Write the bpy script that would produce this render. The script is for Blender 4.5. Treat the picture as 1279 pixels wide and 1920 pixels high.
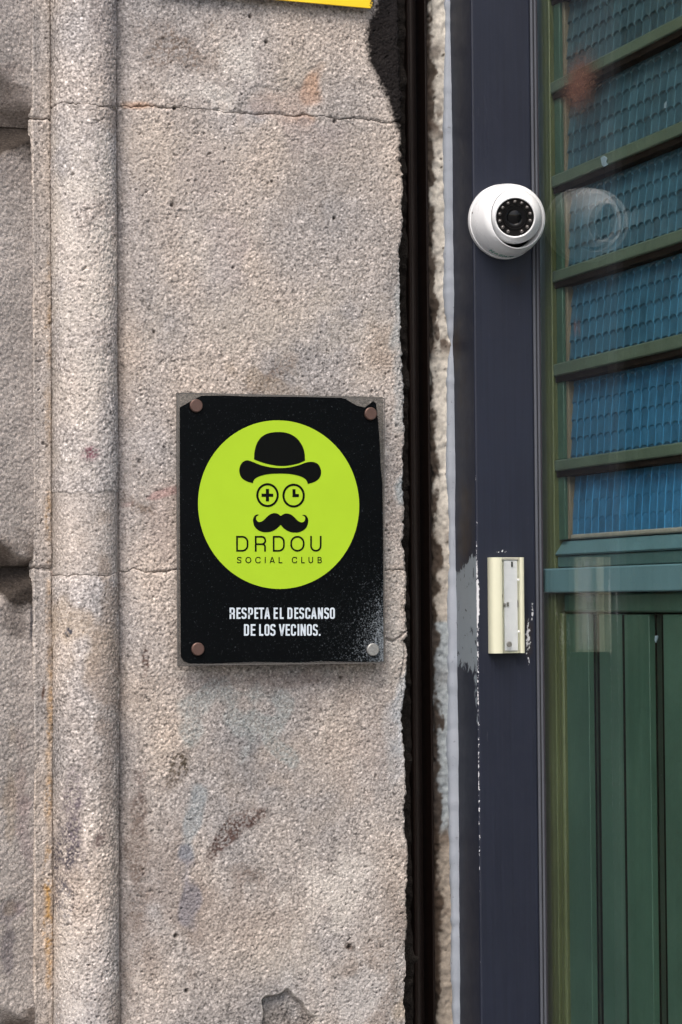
import bpy, math, random
import numpy as np
from mathutils import Vector, Matrix

sc = bpy.context.scene
for _o in list(bpy.data.objects):
    bpy.data.objects.remove(_o)
R = math.radians

# ---------------------------------------------------------------- camera
FPX = 4440.0                       # focal length in pixels of the 1279 x 1920 photograph
YAW, PITCH, ROLL = R(18.8), R(2.19), 0.0075
DIST = 2.886
CAMZ = 1.58
fwd = Vector((math.cos(PITCH) * math.sin(YAW), math.cos(PITCH) * math.cos(YAW), math.sin(PITCH)))
rt0 = Vector((math.cos(YAW), -math.sin(YAW), 0.0))
up0 = rt0.cross(fwd)
rt = (rt0 - ROLL * up0).normalized()
up = (up0 + ROLL * rt0).normalized()
CAM = Vector((0, 0, 0)) - fwd * DIST
CAM.z = CAMZ
cd = bpy.data.cameras.new('camera')
cam = bpy.data.objects.new('camera', cd)
sc.collection.objects.link(cam)
cd.sensor_fit = 'AUTO'
cd.sensor_width = 36.0
cd.lens = FPX / 1920 * 36.0
cd.clip_start = 0.05
cd.clip_end = 2000
m = Matrix((rt, up, -fwd)).transposed().to_4x4()
m.translation = CAM
cam.matrix_world = m
sc.camera = cam

# ---------------------------------------------------------------- light
SUN_EL, SUN_AZ = R(52), R(-146)      # azimuth measured from +Y towards +X
w = bpy.data.worlds.new('World')
sc.world = w
w.use_nodes = True
nt = w.node_tree
nt.nodes.clear()
sky = nt.nodes.new('ShaderNodeTexSky')
sky.sky_type = 'NISHITA'
sky.sun_disc = False
sky.sun_elevation = SUN_EL
sky.sun_rotation = SUN_AZ
sky.air_density = 1.0
sky.dust_density = 4.0
sky.ozone_density = 1.0
bg = nt.nodes.new('ShaderNodeBackground')
bg.inputs[1].default_value = 0.115
wo = nt.nodes.new('ShaderNodeOutputWorld')
nt.links.new(sky.outputs[0], bg.inputs[0])
nt.links.new(bg.outputs[0], wo.inputs[0])
sd = bpy.data.lights.new('sun', 'SUN')
sd.energy = 1.3
sd.angle = R(34)
sd.color = (1.0, 0.95, 0.89)
sun = bpy.data.objects.new('sun', sd)
sc.collection.objects.link(sun)
tosun = Vector((math.sin(SUN_AZ) * math.cos(SUN_EL), math.cos(SUN_AZ) * math.cos(SUN_EL), math.sin(SUN_EL)))
sun.rotation_euler = tosun.to_track_quat('Z', 'Y').to_euler()
sun.location = tosun * 10

vs = sc.view_settings
vs.view_transform = 'Standard'
vs.look = 'None'
vs.exposure = 1.08
vs.gamma = 1.0
vs.use_curve_mapping = False
sc.cycles.use_denoising = True
sc.cycles.max_bounces = 8
sc.cycles.transparent_max_bounces = 12

# ---------------------------------------------------------------- geometry helpers
def ray(px, py):
    return fwd + ((px - 639.5) / FPX) * rt + ((960.0 - py) / FPX) * up

def at_y(px, py, y=0.0):
    d = ray(px, py)
    return CAM + d * ((y - CAM.y) / d.y)

def at_x(px, py, x):
    d = ray(px, py)
    return CAM + d * ((x - CAM.x) / d.x)

MM = 0.001
PXM = DIST / FPX                    # metres in one photograph pixel at the wall

def tag(o, label=None, cat=None, group=None, kind=None):
    if label: o['label'] = label
    if cat: o['category'] = cat
    if group: o['group'] = group
    if kind: o['kind'] = kind
    return o

def thing(name, loc, label, cat):
    o = bpy.data.objects.new(name, None)
    o.empty_display_size = 0.05
    sc.collection.objects.link(o)
    o.location = loc
    return tag(o, label, cat)

def wpos(o):
    p = Vector(o.location)
    while o.parent:
        o = o.parent
        p += Vector(o.location)
    return p

def link(name, me, mat, parent=None):
    n = len(me.vertices)
    co = np.empty(n * 3, np.float32)
    me.vertices.foreach_get('co', co)
    co = co.reshape(-1, 3)
    c = (co.max(0) + co.min(0)) / 2
    me.vertices.foreach_set('co', (co - c).ravel())
    me.update()
    o = bpy.data.objects.new(name, me)
    sc.collection.objects.link(o)
    loc = Vector([float(v) for v in c])
    if parent is not None:
        o.parent = parent
        loc = loc - wpos(parent)
    o.location = loc
    if mat is not None:
        me.materials.append(mat)
    return o

def quads_mesh(name, V, F, smooth=True, attrs=None):
    """V (n,3) array, F (m,4) quads"""
    me = bpy.data.meshes.new(name)
    V = np.asarray(V, np.float32)
    F = np.asarray(F, np.int32)
    me.vertices.add(len(V))
    me.vertices.foreach_set('co', V.ravel())
    me.loops.add(F.size)
    me.loops.foreach_set('vertex_index', F.ravel())
    me.polygons.add(len(F))
    me.polygons.foreach_set('loop_start', np.arange(0, F.size, 4, dtype=np.int32))
    me.polygons.foreach_set('use_smooth', np.full(len(F), smooth))
    me.update(calc_edges=True)
    for k, a in (attrs or {}).items():
        at = me.color_attributes.new(k, 'FLOAT_COLOR', 'POINT')
        a = np.asarray(a, np.float32).reshape(-1, a.shape[-1])
        if a.shape[1] == 3:
            a = np.concatenate([a, np.ones((len(a), 1), np.float32)], 1)
        at.data.foreach_set('color', a.ravel())
    return me

def grid_faces(ns, nz, flip=False):
    i = np.arange(ns - 1)[:, None] * nz + np.arange(nz - 1)[None, :]
    f = np.stack([i, i + nz, i + nz + 1, i + 1], -1).reshape(-1, 4)
    return f[:, ::-1] if flip else f

class MB:
    """collects shapes for one mesh"""
    def __init__(s): s.v, s.f = [], []
    def add(s, vs, fs):
        n = len(s.v)
        s.v += [tuple(v) for v in vs]
        s.f += [tuple(i + n for i in f) for f in fs]
        return s
    def box(s, a, b):
        x0, y0, z0 = a; x1, y1, z1 = b
        x0, x1 = sorted((x0, x1)); y0, y1 = sorted((y0, y1)); z0, z1 = sorted((z0, z1))
        return s.add([(x0,y0,z0),(x1,y0,z0),(x1,y1,z0),(x0,y1,z0),(x0,y0,z1),(x1,y0,z1),(x1,y1,z1),(x0,y1,z1)],
                     [(0,3,2,1),(4,5,6,7),(0,1,5,4),(1,2,6,5),(2,3,7,6),(3,0,4,7)])
    def prism_z(s, prof, z0, z1):
        """closed (x,y) profile, extruded along z"""
        n = len(prof)
        vs = [(x, y, z0) for x, y in prof] + [(x, y, z1) for x, y in prof]
        fs = [(i, (i + 1) % n, (i + 1) % n + n, i + n) for i in range(n)]
        fs += [tuple(range(n))[::-1], tuple(range(n, 2 * n))]
        return s.add(vs, fs)
    def plate(s, poly, y0, y1):
        """closed (x,z) outline extruded along y (y0 is the front)"""
        n = len(poly)
        vs = [(x, y0, z) for x, z in poly] + [(x, y1, z) for x, z in poly]
        fs = [(i, (i + 1) % n, (i + 1) % n + n, i + n) for i in range(n)]
        fs += [tuple(range(n))[::-1], tuple(range(n, 2 * n))]
        return s.add(vs, fs)
    def lathe(s, prof, o, ax, seg=48, ref=Vector((0, 0, 1))):
        """prof: (radius, distance along axis)"""
        ax = ax.normalized()
        u = ref.cross(ax).normalized()
        v = ax.cross(u)
        vs, fs = [], []
        for r, d in prof:
            for k in range(seg):
                a = 2 * math.pi * k / seg
                vs.append(o + ax * d + (u * math.cos(a) + v * math.sin(a)) * r)
        for j in range(len(prof) - 1):
            for k in range(seg):
                k2 = (k + 1) % seg
                fs.append((j * seg + k, j * seg + k2, (j + 1) * seg + k2, (j + 1) * seg + k))
        return s.add(vs, fs)
    def build(s, name, mat, parent=None, smooth=False, bevel=0.0, bseg=2, auto=True):
        me = bpy.data.meshes.new(name)
        me.from_pydata(s.v, [], s.f)
        import bmesh
        b = bmesh.new(); b.from_mesh(me)
        bmesh.ops.remove_doubles(b, verts=b.verts, dist=1e-6)
        bmesh.ops.recalc_face_normals(b, faces=b.faces)
        b.to_mesh(me); b.free()
        if smooth:
            me.polygons.foreach_set('use_smooth', np.full(len(me.polygons), True))
            if auto:
                me.set_sharp_from_angle(angle=R(38))
        o = link(name, me, mat, parent)
        if bevel > 0:
            md = o.modifiers.new('bevel', 'BEVEL')
            md.width = bevel; md.segments = bseg; md.limit_method = 'ANGLE'; md.angle_limit = R(35)
            me.polygons.foreach_set('use_smooth', np.full(len(me.polygons), True))
            me.set_sharp_from_angle(angle=R(60))
        return o

def gnoise(ns, nz, sig_s, sig_z, seed):
    """periodic gaussian-filtered white noise, unit variance; sigmas in samples"""
    rng = np.random.default_rng(seed)
    f = np.fft.rfft2(rng.standard_normal((ns, nz)))
    ks = np.fft.fftfreq(ns)[:, None]; kz = np.fft.rfftfreq(nz)[None, :]
    f *= np.exp(-2 * math.pi ** 2 * ((ks * sig_s) ** 2 + (kz * sig_z) ** 2))
    a = np.fft.irfft2(f, s=(ns, nz))
    a -= a.mean()
    return a / (a.std() + 1e-9)

def sstep(a, b, x):
    t = np.clip((x - a) / (b - a), 0, 1)
    return t * t * (3 - 2 * t)

# ---------------------------------------------------------------- materials
def srgb(r, g, b):
    f = lambda c: (c / 12.92 if c <= 0.04045 else ((c + 0.055) / 1.055) ** 2.4)
    return tuple(f(v / 255.0) for v in (r, g, b))

class Mat:
    def __init__(s, name):
        s.m = bpy.data.materials.new(name); s.m.use_nodes = True
        s.t = s.m.node_tree; s.t.nodes.clear()
        s.out = s.t.nodes.new('ShaderNodeOutputMaterial')
        s.geo = s.t.nodes.new('ShaderNodeNewGeometry')
    def n(s, typ, **kw):
        o = s.t.nodes.new(typ)
        for k, v in kw.items(): setattr(o, k, v)
        return o
    def l(s, a, b): s.t.links.new(a, b)
    def pos(s, scale=(1, 1, 1)):
        mp = s.n('ShaderNodeMapping'); mp.inputs['Scale'].default_value = scale
        s.l(s.geo.outputs['Position'], mp.inputs['Vector'])
        return mp.outputs[0]
    def noise(s, scale, detail=3, rough=0.55, stretch=(1, 1, 1), dist=0.0):
        n = s.n('ShaderNodeTexNoise')
        n.inputs['Scale'].default_value = scale; n.inputs['Detail'].default_value = detail
        n.inputs['Roughness'].default_value = rough; n.inputs['Distortion'].default_value = dist
        s.l(s.pos(stretch), n.inputs['Vector'])
        return n.outputs['Fac']
    def ramp(s, fac, stops):
        r = s.n('ShaderNodeValToRGB')
        e = r.color_ramp.elements
        while len(e) < len(stops): e.new(0.5)
        for el, (p, c) in zip(e, stops):
            el.position = p
            el.color = (c, c, c, 1) if not isinstance(c, (tuple, list)) else (*c, 1)
        s.l(fac, r.inputs[0])
        return r.outputs[0]
    def mix(s, fac, a, b, blend='MIX'):
        n = s.n('ShaderNodeMix', data_type='RGBA', blend_type=blend)
        for sock, v in ((n.inputs[0], fac), (n.inputs[6], a), (n.inputs[7], b)):
            if isinstance(v, (int, float)): sock.default_value = v
            elif isinstance(v, (tuple, list)): sock.default_value = (*v, 1)
            else: s.l(v, sock)
        return n.outputs[2]
    def math(s, op, a, b=0.5, c=0.5):
        n = s.n('ShaderNodeMath', operation=op)
        for sock, v in zip(n.inputs, (a, b, c)):
            if isinstance(v, (int, float)): sock.default_value = v
            else: s.l(v, sock)
        return n.outputs[0]
    def attr(s, name):
        a = s.n('ShaderNodeAttribute'); a.attribute_name = name
        return a
    def bump(s, h, strength=0.3, dist=0.001):
        b = s.n('ShaderNodeBump'); b.inputs['Strength'].default_value = strength
        b.inputs['Distance'].default_value = dist
        s.l(h, b.inputs['Height'])
        return b.outputs[0]
    def bsdf(s, color, rough=0.5, metal=0.0, spec=0.5, normal=None, coat=0.0):
        p = s.n('ShaderNodeBsdfPrincipled')
        for k, v in (('Base Color', color), ('Roughness', rough), ('Metallic', metal), ('Specular IOR Level', spec), ('Coat Weight', coat)):
            if isinstance(v, (int, float)): p.inputs[k].default_value = v
            elif isinstance(v, (tuple, list)): p.inputs[k].default_value = (*v, 1)
            else: s.l(v, p.inputs[k])
        if normal is not None: s.l(normal, p.inputs['Normal'])
        return p
    def done(s, sh):
        s.l(sh.outputs[0] if hasattr(sh, 'outputs') else sh, s.out.inputs[0])
        return s.m

def simple(name, col, rough=0.5, metal=0.0, spec=0.5, var=0.12, nscale=60, bump=0.0, bscale=400, bdist=0.0005, stretch=(1, 1, 1), rvar=0.12):
    M = Mat(name)
    n = M.noise(nscale, 5, 0.6, stretch)
    c = M.mix(n, tuple(v * (1 - var) for v in col), tuple(min(1, v * (1 + var)) for v in col))
    r = M.math('MULTIPLY_ADD', M.noise(nscale * 1.7, 4), rvar * 2, rough - rvar)
    nrm = M.bump(M.noise(bscale, 4, 0.6, stretch), bump, bdist) if bump else None
    return M.done(M.bsdf(c, r, metal, spec, nrm))

def stone_mat(name):
    M = Mat(name)
    c = M.attr('Col').outputs['Color']
    g = M.noise(900, 4, 0.7)
    c = M.mix(1.0, c, M.ramp(g, [(0.25, 0.72), (0.5, 1.0), (0.78, 1.22)]), 'MULTIPLY')
    g2 = M.noise(420, 2, 0.5)
    c = M.mix(1.0, c, M.ramp(g2, [(0.58, 1.0), (0.70, 1.32)]), 'MULTIPLY')
    c = M.mix(1.0, c, M.ramp(M.noise(380, 2, 0.5, (1, 1, 1.1)), [(0.30, 0.55), (0.40, 1.0)]), 'MULTIPLY')
    vo = M.n('ShaderNodeTexVoronoi'); vo.inputs['Scale'].default_value = 540; vo.inputs['Randomness'].default_value = 1.0
    M.l(M.pos(), vo.inputs['Vector'])
    sv = M.n('ShaderNodeSeparateColor'); M.l(vo.outputs['Color'], sv.inputs[0])
    c = M.mix(1.0, c, M.ramp(sv.outputs[0], [(0.0, 0.62), (0.22, 0.86), (0.55, 1.02), (0.85, 1.10), (1.0, 1.42)]), 'MULTIPLY')
    vo2 = M.n('ShaderNodeTexVoronoi'); vo2.inputs['Scale'].default_value = 300
    M.l(M.pos(), vo2.inputs['Vector'])
    hb = M.math('ADD', M.math('MULTIPLY', M.noise(700, 5, 0.7), 0.8), M.math('MULTIPLY', vo2.outputs['Distance'], -0.7))
    nrm = M.bump(hb, 0.55, 0.0011)
    return M.done(M.bsdf(c, 0.9, 0, 0.10, nrm))

M_stone = stone_mat('bush_hammered_stone')
M_mortar = simple('grey_mortar', (0.30, 0.265, 0.235), 0.95, spec=0.2, var=0.3, nscale=150, bump=0.8, bscale=500, bdist=0.001)
M_black_fill = simple('dark_mortar', (0.016, 0.013, 0.011), 0.9, spec=0.2, var=0.5, nscale=200, bump=1.0, bscale=350, bdist=0.003)
M_brown = simple('dark_brown_paint', (0.0085, 0.0050, 0.0040), 0.45, spec=0.15, var=0.4, nscale=30, bump=0.3, bscale=60, bdist=0.0004, stretch=(1, 1, 0.04))

# =================================================================== SETTING
gm = Mat('paving')
gc = gm.mix(gm.noise(3, 6), (0.16, 0.15, 0.14), (0.24, 0.23, 0.215))
M_ground = gm.done(gm.bsdf(gc, 0.85, 0, 0.3, gm.bump(gm.noise(80, 5), 0.4, 0.003)))
gs = 400.0
N = 40
gx = np.sign(np.linspace(-1, 1, N)) * np.abs(np.linspace(-1, 1, N)) ** 3 * gs
V = np.stack([np.repeat(gx, N), np.tile(gx, N), np.zeros(N * N)], 1)
tag(link('pavement', quads_mesh('pavement', V, grid_faces(N, N), False), M_ground), kind='structure')

# =================================================================== STONE PIER
Z = lambda py, px=500, y=0.0: at_y(px, py, y).z
X = lambda px, y=0.0, py=960: at_y(px, py, y).x
ZTOP, ZBOT = Z(-40), Z(1960)
STEP = 0.00098

def rows(z0, z1):
    """row heights: fine where the picture looks, coarse beyond"""
    a = []
    lo, hi = max(z0, ZBOT), min(z1, ZTOP)
    if z0 < ZBOT: a.append(np.arange(z0, min(z1, ZBOT), 0.012))
    if hi > lo: a.append(np.linspace(lo, hi, max(2, int((hi - lo) / STEP)), endpoint=z1 <= ZTOP))
    if z1 > ZTOP: a.append(np.append(np.arange(max(z0, ZTOP), z1 - 0.004, 0.012), z1))
    return np.concatenate(a)

def resample(pts, step, fine=None):
    """polyline -> evenly spaced points and outward normals (pts run from left to right seen from the street)"""
    p = np.array(pts, float)
    d = np.hypot(*np.diff(p, axis=0).T)
    s = np.concatenate([[0], np.cumsum(d)])
    n = int(s[-1] / step) + 1
    t = np.linspace(0, s[-1], n)
    q = np.stack([np.interp(t, s, p[:, 0]), np.interp(t, s, p[:, 1])], 1)
    g = np.gradient(q, axis=0)
    g = np.stack([np.convolve(np.pad(g[:, k], 3, 'edge'), np.ones(7) / 7, 'valid') for k in (0, 1)], 1)
    nr = np.stack([g[:, 1], -g[:, 0]], 1)
    nr /= np.linalg.norm(nr, axis=1, keepdims=True) + 1e-12
    return q, nr, t

NZF = 1500
def fld(ns, zrow, arr):
    j = np.round((zrow - ZBOT) / STEP).astype(int) % arr.shape[1]
    return arr[:, j]

BASE = np.array([0.345, 0.311, 0.289])
def paint(col, mask, c, strength=1.0):
    mk = np.clip(mask * strength, 0, 1)[..., None]
    return col * (1 - mk) + np.array(c) * mk

def ell(Xg, Zg, px, py, rx, ry, ang=0, y=0.0, soft=0.5, nz=None, amp=0.35):
    p = at_y(px, py, y)
    dx, dz = (Xg - p.x) / (rx * PXM), (Zg - p.z) / (ry * PXM)
    if ang:
        a = R(ang); wx, wz = (Xg - p.x) / PXM, (Zg - p.z) / PXM
        dx = (wx * math.cos(a) + wz * math.sin(a)) / rx; dz = (-wx * math.sin(a) + wz * math.cos(a)) / ry
    d = np.sqrt(dx * dx + dz * dz)
    if nz is not None: d = d + amp * nz
    return 1 - sstep(1 - soft, 1 + soft, d)

def seg_mask(Xg, Zg, pts, wid, y=0.0, nz=None, amp=0.3, soft=0.5):
    """distance to a polyline given in photograph pixels on the wall"""
    best = np.full(Xg.shape, 1e9)
    P = [at_y(a, b, y) for a, b in pts]
    for p, q in zip(P[:-1], P[1:]):
        dx, dz = q.x - p.x, q.z - p.z
        t = np.clip(((Xg - p.x) * dx + (Zg - p.z) * dz) / (dx * dx + dz * dz + 1e-12), 0, 1)
        best = np.minimum(best, np.hypot(Xg - p.x - t * dx, Zg - p.z - t * dz))
    d = best / (wid * PXM)
    if nz is not None: d = d + amp * nz
    return 1 - sstep(1 - soft, 1 + soft, d)

wall = thing('stone_pier', (X(400), 0.05, 0.0),
             'weathered pinkish grey granite doorway pier with half-round moulding and rusticated edge', 'wall')
wall_z_top = 2.95

def strip(name, prof, joints, seed, amp=(0.55, 0.35, 0.9), gap=0.0028, roundr=0.004, post=None, tint=(1, 1, 1), speck=0.12, label=None, back=0.05):
    """one vertical run of stones along a plan profile, cut into blocks at the joints"""
    q, nr, t = resample(prof, STEP)
    ns = len(q)
    f_fine = gnoise(ns, NZF, 0.6, 0.6, seed)
    f_band = gnoise(ns, NZF, 0.86, 0.86, seed + 1) - 0.2 * gnoise(ns, NZF, 4, 4, seed + 2)
    f_mid = gnoise(ns, NZF, 7, 9, seed + 3)
    f_big = gnoise(ns, NZF, 45, 60, seed + 4)
    f_bigc = gnoise(ns, NZF, 22, 30, seed + 5)
    f_c2 = gnoise(ns, NZF, 60, 90, seed + 6)
    f_sp = gnoise(ns, NZF, 0.8, 0.8, seed + 7)
    lump = np.where(f_band > 0, np.tanh(f_band * 0.9), f_band * 0.9)
    lump = lump * (0.92 + 0.16 * np.clip(f_bigc, -1, 1.5))
    f_gr = gnoise(ns, NZF, 0.9, 0.9, seed + 8)
    f_pit = gnoise(ns, NZF, 1.25, 1.15, seed + 9)
    pit = np.clip(-f_pit - 1.75, 0, 1.0) * (1 + 0.5 * np.clip(f_c2, -1, 1))
    H = (-pit * 2.2 + lump * amp[0] + f_fine * amp[0] * 0.22 + f_mid * amp[1] + f_big * amp[2]) * MM
    out = []
    for (z0, z1) in joints:
        zr = rows(z0 + gap / 2, z1 - gap / 2)
        nz = len(zr)
        h = fld(ns, zr, H).copy()
        ed = np.minimum(zr - z0, z1 - zr)[None, :] - gap / 2
        jit = fld(ns, zr, f_mid) * 0.0012
        e2 = np.clip(1 - (ed + jit) / roundr, 0, 1)
        h -= e2 ** 2 * roundr * 0.8
        Xg = np.repeat(q[:, 0:1], nz, 1); Zg = np.repeat(zr[None, :], ns, 0)
        for zj in (z0, z1):
            if 0.1 < zj < wall_z_top - 0.1:
                rj = np.random.default_rng(int(zj * 1000))
                jw = 0.0011 * np.interp(q[:, 0], np.linspace(-1, 1, 160), rj.standard_normal(160)) + 0.0006 * np.interp(q[:, 0], np.linspace(-1, 1, 620), rj.standard_normal(620))
                Zg = Zg + jw[:, None] * np.exp(-np.abs(Zg - zj) / 0.02)
        Yg = np.repeat(q[:, 1:2], nz, 1)
        nA, nB, nC, nS = (fld(ns, zr, a) for a in (f_mid, f_bigc, f_c2, f_sp))
        nBand = fld(ns, zr, f_band)
        col = BASE * np.array(tint) * (1 + 0.075 * nB + 0.075 * nC + speck * np.clip(nS, -2, 2.5))[..., None]
        col = col * (1 + np.array([0.02, 0.0, -0.025]) * nB[..., None])
        gr = fld(ns, zr, f_gr)
        col = col * (1 + 0.42 * np.clip(gr - 0.9, 0, 1.3) - 0.50 * np.clip(-gr - 1.0, 0, 1.2))[..., None]
        gp = sstep(0.1, 1.3, nC + 0.6 * nB) * np.interp(zr, [Z(1900), Z(1350), Z(1150), Z(300), Z(0)], [1.0, 1.0, 0.55, 0.5, 0.8])[None, :]
        col = paint(col, gp * np.clip(0.25 + 0.55 * nS + 0.5 * nA, 0, 1), (0.16, 0.128, 0.108), 0.55)
        dX = np.zeros_like(h)
        if post is not None:
            h, col, dX = post(Xg, Yg, Zg, h, col, dX, dict(mid=nA, big=nB, huge=nC, sp=nS, band=nBand), t)
        P = np.stack([Xg + nr[:, 0:1] * h + dX, Yg + nr[:, 1:2] * h, Zg], -1)
        # close the bed faces: one extra row at each end, pushed back into the wall
        lo = P[:, :1].copy(); hi = P[:, -1:].copy()
        lo[..., 0] -= nr[:, 0:1] * 0.015; lo[..., 1] -= nr[:, 1:2] * 0.015
        hi[..., 0] -= nr[:, 0:1] * 0.015; hi[..., 1] -= nr[:, 1:2] * 0.015
        P = np.concatenate([lo, P, hi], 1)
        col = np.concatenate([col[:, :1], col, col[:, -1:]], 1)
        me = quads_mesh(name, P.reshape(-1, 3), grid_faces(ns, nz + 2), True, {'Col': np.clip(col, 0.004, 0.85).reshape(-1, 3)})
        o = link(name, me, M_stone, wall)
        if label: o['label'] = label
        out.append(o)
    return out

# course heights (world), joints of the flat face; other runs share them
zj_a, zj_b, zj_c = Z(212, 480), Z(1071, 300), Z(1985, 300)
COURSE = zj_a - zj_b
courses = [(zj_a, wall_z_top), (zj_b, zj_a), (zj_c, zj_b), (0.0, zj_c)]

# ---- flat face with chipped right arris
xe = X(761)                                   # right arris of the pier
xl = X(225.5)
prof_face = [(xl - 0.004, 0.05), (xl - 0.003, 0.016), (xl + 0.001, 0.0085), (xl + 0.008, 0.0035), (xl + 0.020, 0.0008), (xl + 0.032, 0.0)]
prof_face += [(xe - 0.006, 0.0), (xe - 0.003, 0.0006), (xe - 0.0008, 0.003), (xe, 0.006), (xe + 0.001, 0.075)]

HOLES = [(327, 203, 3.2), (629, 227, 3.4), (323, 384, 3.6), (627, 409, 2.8), (470, 30, 3), (500, 78, 3), (437, 502, 2), (290, 622, 2.2), (510, 340, 1.8), (640, 1270, 2.5), (655, 1775, 3.5), (350, 1858, 3.0), (330, 1755, 3.5)]
def post_face(Xg, Yg, Zg, h, col, dX, n, t):
    front = (Yg < 0.02)
    mid, big, sp = n['mid'], n['big'], n['sp']
    # chipped arris: bites out of the corner
    rng = np.random.default_rng(5)
    zz = Zg[0]
    e = 0.0007 * np.interp(zz, np.linspace(0.0, 3.0, 900), rng.standard_normal(900)) + 0.0013 * np.interp(zz, np.linspace(0, 3, 130), rng.standard_normal(130))
    for py, a, wd in ((1020, 8, 12), (1205, 5, 9), (1560, 7, 14), (700, 2.5, 18), (305, 3, 10), (1690, 5, 30), (470, 2.5, 8), (900, 3, 6), (1330, 5, 40), (1880, 4, 12), (80, 5, 20)):
        zc = Z(py, 760)
        e = e - a * PXM * np.exp(-((zz - zc) / (wd * PXM)) ** 2)
    wgt = sstep(xe - 0.022, xe - 0.002, Xg)
    dX = dX + wgt * np.minimum(e, 0.002)[None, :] * (1 + 0.3 * np.clip(mid, -1, 1))
    h = h - sstep(xe - 0.03, xe - 0.004, Xg) * front * 0.0025 * np.clip(0.4 - big, 0, 1.5)
    # smoother dressed margin along the left arris
    marg = 1 - sstep(xl + 0.012, xl + 0.024, Xg + 0.002 * mid)
    h = np.where(marg > 0, h * (1 - 0.7 * marg), h)
    # drill holes and pits
    for px, py, r in HOLES:
        p = at_y(px, py)
        d = np.hypot(Xg - p.x, (Zg - p.z) * 0.9) / (r * PXM)
        g = np.exp(-d ** 3)
        h = h - g * 0.0065 * front
        col = paint(col, np.exp(-(d * 0.9) ** 2), (0.05, 0.04, 0.035), 0.75)
    # spalled hollow near the foot of the picture
    p = at_y(545, 1905)
    hol = ell(Xg, Zg, 545, 1934, 50, 60, soft=0.10, nz=mid, amp=0.16)
    h = h - hol * 0.008 * front
    col = col * (1 - 0.38 * hol[..., None] * np.array([0.95, 1.0, 1.05]))
    h = h + hol * (0.0012 * mid + 0.0006 * sp)
    rim = np.clip(ell(Xg, Zg, 545, 1934, 54, 64, soft=0.1, nz=mid, amp=0.16) - hol, 0, 1)
    col = paint(col, rim, (0.46, 0.42, 0.37), 0.8)
    # shallow spall round the joint below the upper course
    sp1 = ell(Xg, Zg, 505, 190, 75, 35, soft=0.25, nz=mid, amp=0.3)
    h = h - sp1 * 0.0015
    # patches: paler scrubbed stone, dirt, repair mortar, brick dust
    W = lambda px, py, rx, ry, c, s, ang=0, soft=0.6, amp=0.4, noise=None: ell(Xg, Zg, px, py, rx, ry, ang, 0, soft, mid if noise is None else noise, amp) * s
    white, dirt, mauve, brick, grey, slate = (0.52, 0.485, 0.45), (0.155, 0.120, 0.098), (0.27, 0.235, 0.235), (0.36, 0.21, 0.13), (0.25, 0.24, 0.235), (0.30, 0.315, 0.32)
    for px, py, rx, ry, c, s, a in (
        (450, 118, 38, 45, white, .75, 10), (395, 175, 55, 24, white, .7, -5), (545, 140, 50, 40, (.33, .29, .25), .5, 0),
        (335, 92, 60, 34, dirt, .5, 10), (380, 112, 40, 22, dirt, .35, 0), (300, 60, 60, 26, dirt, .25, 0),
        (588, 165, 13, 30, brick, .6, -14), (575, 222, 26, 8, brick, .5, 5), (262, 198, 22, 6, brick, .6, 4),
        (485, 214, 25, 22, (.24, .235, .24), .75, 0), (530, 200, 60, 30, (.33, .25, .215), .45, 0),
        (590, 255, 50, 28, mauve, .5, 0), (385, 325, 42, 40, mauve, .5, -30), (420, 460, 40, 60, mauve, .4, 0), (380, 480, 40, 60, white, .22, 0),
        (330, 300, 110, 60, (.37, .32, .275), .4, 0), (600, 330, 120, 70, (.30, .26, .23), .35, 0),
        (520, 695, 70, 16, dirt, .45, 34), (500, 720, 60, 14, (.24, .18, .12), .4, -20), (720, 655, 36, 32, (.21, .155, .12), .6, 0),
        (620, 620, 120, 70, (.38, .34, .30), .4, 0), (440, 600, 120, 40, (.37, .33, .29), .4, 0), (300, 980, 40, 60, (.27, .22, .20), .5, 0), (265, 950, 30, 12, dirt, .5, -30),
        (290, 930, 40, 5, (.35, .2, .19), .5, 18),
        (340, 1432, 14, 34, (.08, .065, .05), .75, -24), (470, 1440, 60, 40, (.26, .22, .19), .4, 0), (430, 1566, 44, 16, (.075, .05, .045), .8, 38), (480, 1535, 26, 8, (.075, .05, .045), .8, 40),
        (468, 1640, 22, 20, (.14, .11, .095), .5, 0), (320, 1640, 60, 110, (.20, .165, .145), .5, 10), (262, 1500, 12, 60, (.12, .09, .08), .55, 0), (255, 1620, 18, 110, (.15, .12, .105), .6, 0), (272, 1240, 5, 30, (.10, .07, .06), .7, 0),
        (400, 1720, 160, 60, (.25, .205, .178), .4, 0), (620, 1670, 60, 55, white, .55, 30), (530, 1800, 90, 30, (.40, .36, .32), .4, 0), (660, 1850, 90, 45, (.36, .345, .34), .6, 0),
        (650, 1775, 14, 10, (.09, .07, .06), .8, 0), (640, 1290, 20, 40, (.20, .17, .15), .3, 0), (590, 1300, 18, 90, (.22, .18, .16), .3, 0), (500, 1275, 150, 12, (.25, .20, .175), .45, 0),
        (735, 1150, 22, 90, (.37, .35, .33), .6, 0), (740, 1240, 20, 40, (.42, .40, .375), .6, 0), (752, 560, 10, 60, slate, .5, 0), (752, 690, 12, 120, slate, .55, 0), (752, 930, 13, 40, (.26, .30, .32), .7, -10), (748, 1380, 22, 90, (.36, .39, .42), .75, -6),
        (700, 1420, 60, 90, (.31, .26, .235), .4, 0), (610, 1450, 110, 90, (.33, .285, .25), .4, 0), (800, 1890, 60, 20, (.34, .27, .19), .5, 0)):
        mk = W(px, py, rx, ry, c, 1, a)
        if c[0] < 0.2: mk = mk * np.clip(0.9 + 0.7 * sp + 0.4 * mid, 0.05, 1.5) * (1.45 if c[0] < 0.1 else 1.15)
        col = paint(col, mk, c, s)
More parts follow.
